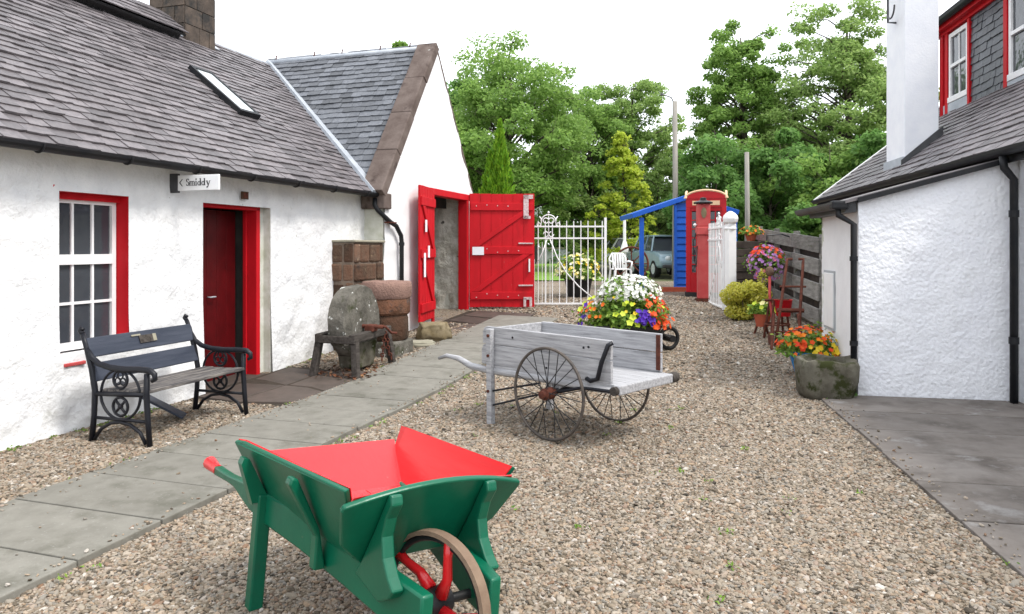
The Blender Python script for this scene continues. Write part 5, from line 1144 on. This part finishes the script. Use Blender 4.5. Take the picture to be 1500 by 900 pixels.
bx('back_panel', PHONE, pb, -W2+.1, W2-.1, W2-.06, W2-.03, .10, ZT); bx('top_box', PHONE, pb, -W2, W2, -W2, W2, ZT, ZT+.20)
for f_ in range(3):
    M_ = Matrix.Rotation((0, PI/2, -PI/2)[f_], 4, 'Z'); g_ = MB().box(-.34, .34, -W2+.02, -W2+.045, .10, .52, M_).box(-.34, .34, -W2+.02, -W2+.045, 1.94, ZT, M_).build('door' if f_ == 0 else 'side_panel', PHONE, pb)
    if f_: MB().box(-.34, .34, -W2+.03, -W2+.05, .5, 1.95, M_).build('sheet', PHONE, g_); MB().ring(M_ @ Vector((0, -W2-.0, ZT+.19)), M_ @ Vector((.47, 0, 0)), (0, 0, .20), 1.0, .026, 18, 6, R(4), R(176)).build('cream_moulding', CREAM, pb); continue
    for i in range(7): MB().box(-.34, .34, -W2+.022, -W2+.04, .52+i*.2, .545+i*.2, M_).build('glazing_bar', PHONE, g_)
    for i in range(4): x = (-.34, -.22, .19, .31)[i]; MB().box(x, x+.03, -W2+.02, -W2+.042, .52, 1.95, M_).build('glazing_bar', PHONE, g_)
    for i in range(7): MB().box(-.33, .33, -W2+.03, -W2+.034, .545+i*.2, .72+i*.2, M_).build('pane', GLASS, g_)
    ar_ = [(-.44, 0), (.44, 0)]+[(.44*math.cos(a), .17*math.sin(a)) for a in [PI*i/14 for i in range(1, 14)]]
    o_ = M_ @ Vector((0, -W2-.012, ZT+.20)); MB().prism(ar_, o_, M_ @ Vector((1, 0, 0)), (0, 0, 1), M_ @ Vector((0, 1, 0)), .10).build('pediment', PHONE, pb)
    MB().ring(M_ @ Vector((0, -W2-.0, ZT+.19)), M_ @ Vector((.47, 0, 0)), (0, 0, .20), 1.0, .026, 18, 6, R(4), R(176)).build('cream_moulding', CREAM, pb)
    MB().box(-.30, .30, -W2-.008, -W2+.01, ZT+.05, ZT+.15, M_).build('sign_panel', GLASS if f_ else CREAM, pb)
m = MB(); n = 12
for j in range(n+1):
    for i in range(n+1):
        x, y = -.43+.86*i/n, -.43+.86*j/n; m.v.append((x, y, ZT+.2+.18*math.sqrt(max(0, 1-(x/.45)**2*.9))*math.sqrt(max(0, 1-(y/.45)**2*.9))))
for j in range(n):
    for i in range(n): m.f.append((j*(n+1)+i, j*(n+1)+i+1, (j+1)*(n+1)+i+1, (j+1)*(n+1)+i))
m.build('domed_roof', PHONE, pb, smooth=True)
pm = thing('petrol_pump', 'slender faded red vintage petrol pump with black cap before the phone box', 'petrol pump', (4.16, 15.6, gz(15.6)), R(-8))
bx('base', RUST, pm, -.16, .16, -.14, .14, -.03, .06); bx('column', PUMPRED, pm, -.125, .125, -.11, .11, .06, 1.44, bevel=.02); bx('waist', PUMPRED, pm, -.155, .155, -.14, .14, 1.44, 1.62, bevel=.02)
bx('head', PUMPRED, pm, -.14, .14, -.12, .12, 1.62, 2.12, bevel=.02)
MB().lathe([(.02, -.01), (.055, -.008), (.058, .005), (.045, .012)], 20, M=Matrix.Translation((0, -.125, 1.92)) @ Matrix.Rotation(R(90), 4, 'X') @ Matrix.Diagonal((1, 2.0, 1, 1))).build('oval_dial', TANST, pm, smooth='auto')
MB().lathe([(.20, 2.12), (.205, 2.15), (.14, 2.18), (.07, 2.20), (.065, 2.25), (.02, 2.26)], 20).build('cap', BLACK, pm, smooth='auto')
MB().tube([(-.15, -.05, 1.5), (-.22, -.08, 1.3), (-.2, -.1, .9), (-.16, -.1, .75), (-.14, -.08, 1.2)], .014, 6).build('hose', BLACK, pm, smooth=True); MB().lathe([(.01, -.04), (.045, 0), (.01, .04)], 10, c=(-.18, -.06, 1.66)).build('knob', WPAINT, pm)

# ------------------------------------------------------------------ poles, chair, cars, far sheds
def pole(name, label, x, y, h, r, arm=False):
    o = thing(name, label, 'pole', (x, y, gz(y))); MB().tube([(0, 0, -.2), (.02, 0, h*.5), (0, 0, h)], [r, r*.9, r*.8], 10).build('shaft', POLEW, o, smooth=True); return o
p1 = pole('lamp_pole', 'tall weathered wooden pole with a bent lamp arm above the blue shelter', 5.45, 24, 5.95, .10)
MB().tube([(0, 0, 5.85), (-.12, 0, 6.08), (-.40, 0, 6.18)], .022, 6).build('lamp_arm', GUTTERG, p1); MB().lathe([(.02, -.02), (.07, 0), (.05, .06), (.01, .08)], 10, c=(-.43, 0, 6.15)).build('lamp_head', GUTTERG, p1)
pole('timber_pole', 'shorter pale wooden pole rising behind the stacked timbers', 6.55, 20, 3.72, .075)
wp = thing('white_mast', 'thin white post standing behind the plastic chair near the parked cars', 'post', (3.80, 24.2, gz(24))); MB().tube([(0, 0, 0), (0, 0, 2.0)], [.06, .05], 8).build('shaft', WPAINT, wp); MB().lathe([(.12, .9), (.14, 1.0), (.05, 1.3)], 8).build('collar', WPAINT, wp)
ch_ = thing('plastic_chair', 'white plastic garden chair beyond the gate by the blue shelter', 'chair', (3.18, 21.0, gz(21)), R(190))
bx('seat', PLASTW, ch_, -.24, .24, -.24, .22, .41, .44, bevel=.015)
for sx in (-1, 1):
    for sy in (-1, 1): MB().beam((sx*.27, sy*.25, 0), (sx*.23, sy*.22, .42), .05, .05).build('leg', PLASTW, ch_)
    MB().tube([(sx*.25, .22, .42), (sx*.28, .20, .64), (sx*.28, -.1, .66), (sx*.26, -.26, .64)], .025, 6).build('arm', PLASTW, ch_, smooth=True)
m = MB(); m.tube([(-.25, -.22, .42), (-.25, -.28, .75), (-.17, -.31, .88), (.17, -.31, .88), (.25, -.28, .75), (.25, -.22, .42)], .026, 6)
for i in range(5): x = -.15+.075*i; m.tube([(x, -.24, .44), (x, -.30, .86)], .026, 6)
m.build('backrest', PLASTW, ch_, smooth=True)
def car(name, label, paint, loc, rz, L_, prof_b, prof_c, wd_):
    o = thing(name, label, 'car', (loc[0], loc[1], gz(loc[1])), rz)
    MB().prism(prof_b, (0, -wd_/2, 0), (1, 0, 0), (0, 0, 1), (0, 1, 0), wd_).build('body', paint, o, bevel=.09, smooth='auto')
    k_ = len(prof_c); zs = [p[1] for p in prof_c]; zt = max(zs); zb = min(zs); m = MB()
    for s_ in (-1, 1):
        for x, z in prof_c: m.v.append((x, s_*(wd_/2-.05-.16*(z-zb)/(zt-zb)), z))
    m.f = [tuple(range(k_))[::-1], tuple(range(k_, 2*k_))]+[(i, (i+1) % k_, k_+(i+1) % k_, k_+i) for i in range(k_)]
    cb = m.build('cabin', GLASS, o, bevel=.06, smooth='auto'); m = MB()
    xs = [p[0] for p in prof_c if p[1] > zt-.12]; m.box(min(xs)-.04, max(xs)+.04, -wd_/2+.2, wd_/2-.2, zt-.045, zt+.025); m.build('roof', paint, o, bevel=.06)
    for s_ in (-1, 1):
        for i, x in enumerate((min(p[0] for p in prof_c), sum(xs)/len(xs), max(p[0] for p in prof_c))): MB().beam((x, s_*(wd_/2-.045), zb), (x*.75+sum(xs)/len(xs)*.25, s_*(wd_/2-.20), zt-.02), .05, .05).build('pillar', paint, o)
        for x in (-L_*.31, L_*.31):
            wh = MB().lathe([(.12, -.10), (.29, -.10), (.31, -.06), (.31, .06), (.29, .10), (.12, .10)], 20, M=Matrix.Translation((x, s_*(wd_/2-.09), .31)) @ Matrix.Rotation(R(90), 4, 'X')).build('wheel', RUBBER, o, smooth='auto')
            MB().lathe([(.02, -.108), (.19, -.106), (.19, .106), (.02, .108)], 16, M=Matrix.Translation((x, s_*(wd_/2-.09), .31)) @ Matrix.Rotation(R(90), 4, 'X')).build('rim', CARS, wh)
        MB().lathe([(.02, -.02), (.10, -.01), (.10, .02), (.02, .04)], 14, M=Matrix.Translation((L_/2-.02, s_*(wd_/2-.28), .68)) @ Rx).build('headlight', CGLASS, o, smooth=True)
    bx('bumper', GUTTERG, o, L_/2-.03, L_/2+.07, -wd_/2+.08, wd_/2-.08, .36, .48, bevel=.03)
    return o
car('parked_car', 'silver estate car parked beyond the gate behind the flower tub', CARS, (5.85, 29.8), R(4), 4.2, [(-2.1, .32), (2.1, .32), (2.12, .62), (1.95, .82), (1.0, .92), (-2.0, .95), (-2.12, .7)], [(-1.95, .92), (1.0, .9), (.35, 1.38), (-1.6, 1.42)], 1.7)
car('parked_car', 'pale blue rounded small car parked behind the blue shelter', CARB, (5.55, 26.2), R(-82), 3.7, [(-1.85, .35), (1.85, .35), (1.88, .62), (1.75, .80), (1.3, .90), (.75, .94), (-1.0, .96), (-1.6, .84), (-1.88, .6)], [(-1.25, .92), (.85, .92), (.45, 1.36), (.1, 1.48), (-.45, 1.46), (-.9, 1.28)], 1.6)
cw = thing('iron_hoop', 'rusty iron wheel hoop standing among dark foliage behind the plastic chair', 'wheel', (3.75, 22.5, gz(22.5)))
hp = MB().ring((0, 0, .55), (1, 0, 0), (0, 0, 1), .52, .035, 28, 6).build('hoop', RUST, cw, smooth=True)
for k in range(8): a = k*PI/4; MB().tube([(0, 0, .55), (.5*math.cos(a), 0, .55+.5*math.sin(a))], .02, 5).build('spoke', RUST, hp)
fs_ = thing('dark_shed', 'dark timber shed with pale grey roof edge far beyond the gate', 'shed', (.2, 44, gz(44)))
bx('wall', FARDARK, fs_, -4, 1.35, 0, 4, -.1, 2.7); bx('roof', FARGREY, fs_, -4.2, 1.65, -.4, 4.4, 2.7, 3.55, bevel=.1)
fw_ = thing('far_wall', 'low grey wall at the far edge of the lawn', 'wall', (4, 45, gz(44))); bx('panel', FARGREY, fw_, -2.5, 7, 0, .3, -.1, .95); bx('coping', PALEST, fw_, -2.55, 7.05, -.04, .34, .952, 1.05)

# ------------------------------------------------------------------ trees and bushes
def tree(name, label, loc, h, rx, zb, mt, seed, nclump=70, nleaf=26000, lsize=.10, trunk=.22, shape='round', group='trees behind the yard', flat=.55, cat='tree', hole=.0, spread=1.0):
    rg_ = np.random.default_rng(seed); o = thing(name, label, cat, (loc[0], loc[1], gz(loc[1])-.05), group=group)
    lean = rg_.uniform(-.03, .03, 2)*h
    tm = MB(); kz = [0, .25, .5, .75, .92]; tp = [Vector((lean[0]*k+.12*math.sin(k*9+seed), lean[1]*k+.12*math.cos(k*7+seed), h*k)) for k in kz]; tp[0] = Vector((0, 0, -.1))
    tm.tube(tp, [trunk*1.2, trunk*.9, trunk*.6, trunk*.3, trunk*.1], 8)
    cz = (zb+h)/2; hz = (h-zb)/2; cl = []
    while len(cl) < nclump:
        d = rg_.normal(size=3); d /= np.linalg.norm(d); rr = rg_.uniform(.25, 1)**.5
        lob = 1+.20*math.sin(3.1*d[0]+seed)+.16*math.sin(5.3*d[2]+seed*1.7)+.12*math.sin(7*d[1]+seed*.6)
        if shape == 'cone':
            t = rg_.uniform(0, 1)**1.25; z = zb+t*(h-zb); a = rg_.uniform(0, 2*PI); R_ = rx*(1-t)**.8*rg_.uniform(.35, 1); c = np.array([R_*math.cos(a), R_*math.sin(a), z])
        elif shape == 'spire':
            t = rg_.uniform(0, 1); z = zb+t*(h-zb); a = rg_.uniform(0, 2*PI); R_ = rx*min(1, (1-t)**.62*1.15)*rg_.uniform(.25, 1)*lob; c = np.array([R_*math.cos(a), R_*math.sin(a), z])
        else:
            c = np.array([d[0]*rx*rr*lob, d[1]*rx*rr*lob, cz+d[2]*hz*rr*min(lob, 1.05)])
        if c[2] < zb*.8: continue
        cl.append(c)
    P_, D_ = [], []; per = nleaf//nclump
    for i, c in enumerate(cl):
        cr = rx*rg_.uniform(.17, .30)*spread*(.55 if shape == 'cone' else 1)
        n_ = int(per*rg_.uniform(.5, 1.5)); q, d = ellip(rg_, n_, (cr, cr, cr*flat), .2)
        q[:, 2] -= .25*cr*(q[:, 0]**2+q[:, 1]**2)/(cr*cr)
        P_.append(q+c); D_.append(d)
        if i % 3 == 0 or nclump < 60:
            tz = max(.15*h, min(.9*h, c[2]-abs(c[0])*.55-abs(c[1])*.3)); k = tz/h; b0 = Vector((lean[0]*k, lean[1]*k, tz)); b1 = Vector(c); md = (b0+b1)/2+Vector((rg_.uniform(-.2, .2), rg_.uniform(-.2, .2), .12*(b1-b0).length))
            tm.tube([b0, md, b1], [trunk*.30*(1-k*.6), trunk*.2*(1-k*.6), .012], 5)
            for s_ in range(3):
                e = b1+Vector(rg_.normal(size=3))*cr*.6; tm.tube([md.lerp(b1, .6), e], [.02, .006], 4)
    tm.build('trunk', BARK, o, smooth=True)
    P_ = np.concatenate(P_); D_ = np.concatenate(D_); P_ += rg_.normal(size=P_.shape)*.04
    v, f = leaves(P_, lsize, rg_, up=.55, aspect=.6, outward=D_*.6); npmesh('crown', v, f, mt, o, kind='stuff'); return o
tree('broadleaf_tree', 'large rounded dark-green tree just right of the barn gable', (-.15, 30), 9.7, 3.7, 1.3, LF_MID, 1, 250, 60000, .075, .3, spread=.75)
tree('broadleaf_tree', 'dark tree mostly hidden behind the barn gable', (-3.2, 35), 9.6, 3.2, 1.5, LF_DARK, 2, 90, 22000, .11, .25, spread=.85)
tree('broadleaf_tree', 'loose-topped tree between the rounded tree and the lamp pole, further left', (3.9, 35), 9.3, 2.6, 1.5, LF_MID, 3, 190, 34000, .075, .2, spread=.8)
tree('broadleaf_tree', 'upright olive-green tree directly left of the lamp pole', (6.1, 36), 9.9, 2.4, 1.2, LF_LIGHT, 24, 210, 40000, .075, .22, spread=.8)
tree('broadleaf_tree', 'tall pointed tree between the lamp pole and the short pole', (9.7, 30), 10.7, 2.15, .8, LF_MID, 35, 260, 52000, .075, .26, spread=.72)
tree('broadleaf_tree', 'tall airy tree with light leaves and bare limbs next to the white chimney', (13.3, 28.5), 11.1, 2.8, 2.0, LF_LIGHT, 16, 290, 60000, .07, .24, spread=.72)
tree('broadleaf_tree', 'middle-height tree filling the gap before the white chimney', (12.2, 33), 7.3, 3.0, 1.0, LF_MID, 7, 150, 34000, .085, .22, spread=.85)
tree('broadleaf_tree', 'tree whose tip shows above the barn ridge', (-5.6, 42), 13.6, 1.9, 6, LF_MID, 8, 30, 8000, .14, .2)
tree('broadleaf_tree', 'tree whose tip shows beside the stone chimney', (-17.1, 43), 13.9, 1.9, 7, LF_MID, 9, 30, 8000, .14, .2)
tree('larch', 'yellow-green young larch in front of the darker trees', (4.45, 29.2), 5.75, 1.9, .5, LF_LARCH, 10, 150, 13000, .075, .09, 'cone', flat=.4)
BU = 'bushes under the trees'
for i, (nm, lb, x, y, h, r, mt, n_) in enumerate([
    ('bush', 'dark bush behind the thuja and barn door', -1.0, 47, 7.6, 3.3, LF_DARK, 14000), ('bush', 'dark green bush above the white gate scrollwork', 2.9, 48, 7.0, 3.2, LF_DARK, 14000),
    ('bush', 'pale green bush above the flower tub', 3.5, 32.5, 3.9, 1.6, LF_LIGHT, 12000), ('bush', 'light green bush between the larch and blue shelter', 6.6, 32.5, 5.1, 1.8, LF_LIGHT, 13000),
    ('bush', 'dark bush behind the phone box', 7.0, 25, 4.9, 1.9, LF_DARK, 16000), ('bush', 'dark tall bush behind the short wooden pole', 8.9, 24.5, 5.0, 2.0, LF_DARK, 16000), ('bush', 'mid-green bush above the board fence', 10.6, 24, 5.0, 1.9, LF_MID, 15000),
    ('bush', 'dark bush beside the eaves of the white house', 12.4, 23, 4.9, 1.9, LF_DARK, 14000), ('bush', 'dark green bush tucked behind the lamp pole', 7.6, 37, 6.0, 2.2, LF_MID, 13000)]):
    tree(nm, lb, (x, y), h, r, .35, mt, 60+i, 42, n_, .085, .08, 'round', BU, cat='bush', spread=1.15)
rg_ = np.random.default_rng(77); n = 42000
a = rg_.uniform(-16, 30, n); hz_ = 4.6+1.3*np.sin(a*.5)+.9*np.sin(a*1.3+1); zz_ = rg_.uniform(0, 1, n)*hz_; P_ = np.stack([a, 46+rg_.uniform(-1.2, 3.5, n)+.0*a, .5+zz_], 1)
P_ = P_[(P_[:, 0] > 1.9) | (P_[:, 2] > 3.8)]
v, f = leaves(P_, .22, rg_, up=.5); wd = npmesh('distant_woodland', v, f, LF_DARK); tag(wd, 'dark far-off woodland closing the view behind the trees', 'woodland', kind='stuff')

# small weeds in the gravel and along the path edge
rg_ = np.random.default_rng(90); P_ = []
for k in range(110):
    if k >= 70: c = LW(-5.47+rg_.uniform(0, .06), rg_.uniform(4, 8.9)); c = c if not (6.2 < c.x*sT+c.y*cT < 7.8) else LW(-5.45, 8.3)
    elif k < 40: u_ = rg_.uniform(2.5, 9); c = LW(-3.13+rg_.uniform(0, .05), u_) if k < 26 else LW(-4.34, u_)
    else: c = Vector((rg_.uniform(-1, 2.6), rg_.uniform(3.2, 7.5), 0))
    q = rg_.normal(size=(int(rg_.uniform(4, 16)), 3))*np.array([.022, .022, .006])+np.array([c.x, c.y, gz(c.y)+.018]); P_.append(q)
P_ = np.concatenate(P_); v, f = leaves(P_, .013, rg_, up=.6, aspect=.45); we = npmesh('weeds', v, f, LF_BED); tag(we, 'tiny green weeds sprouting in the gravel and along the path', 'weeds', kind='stuff')
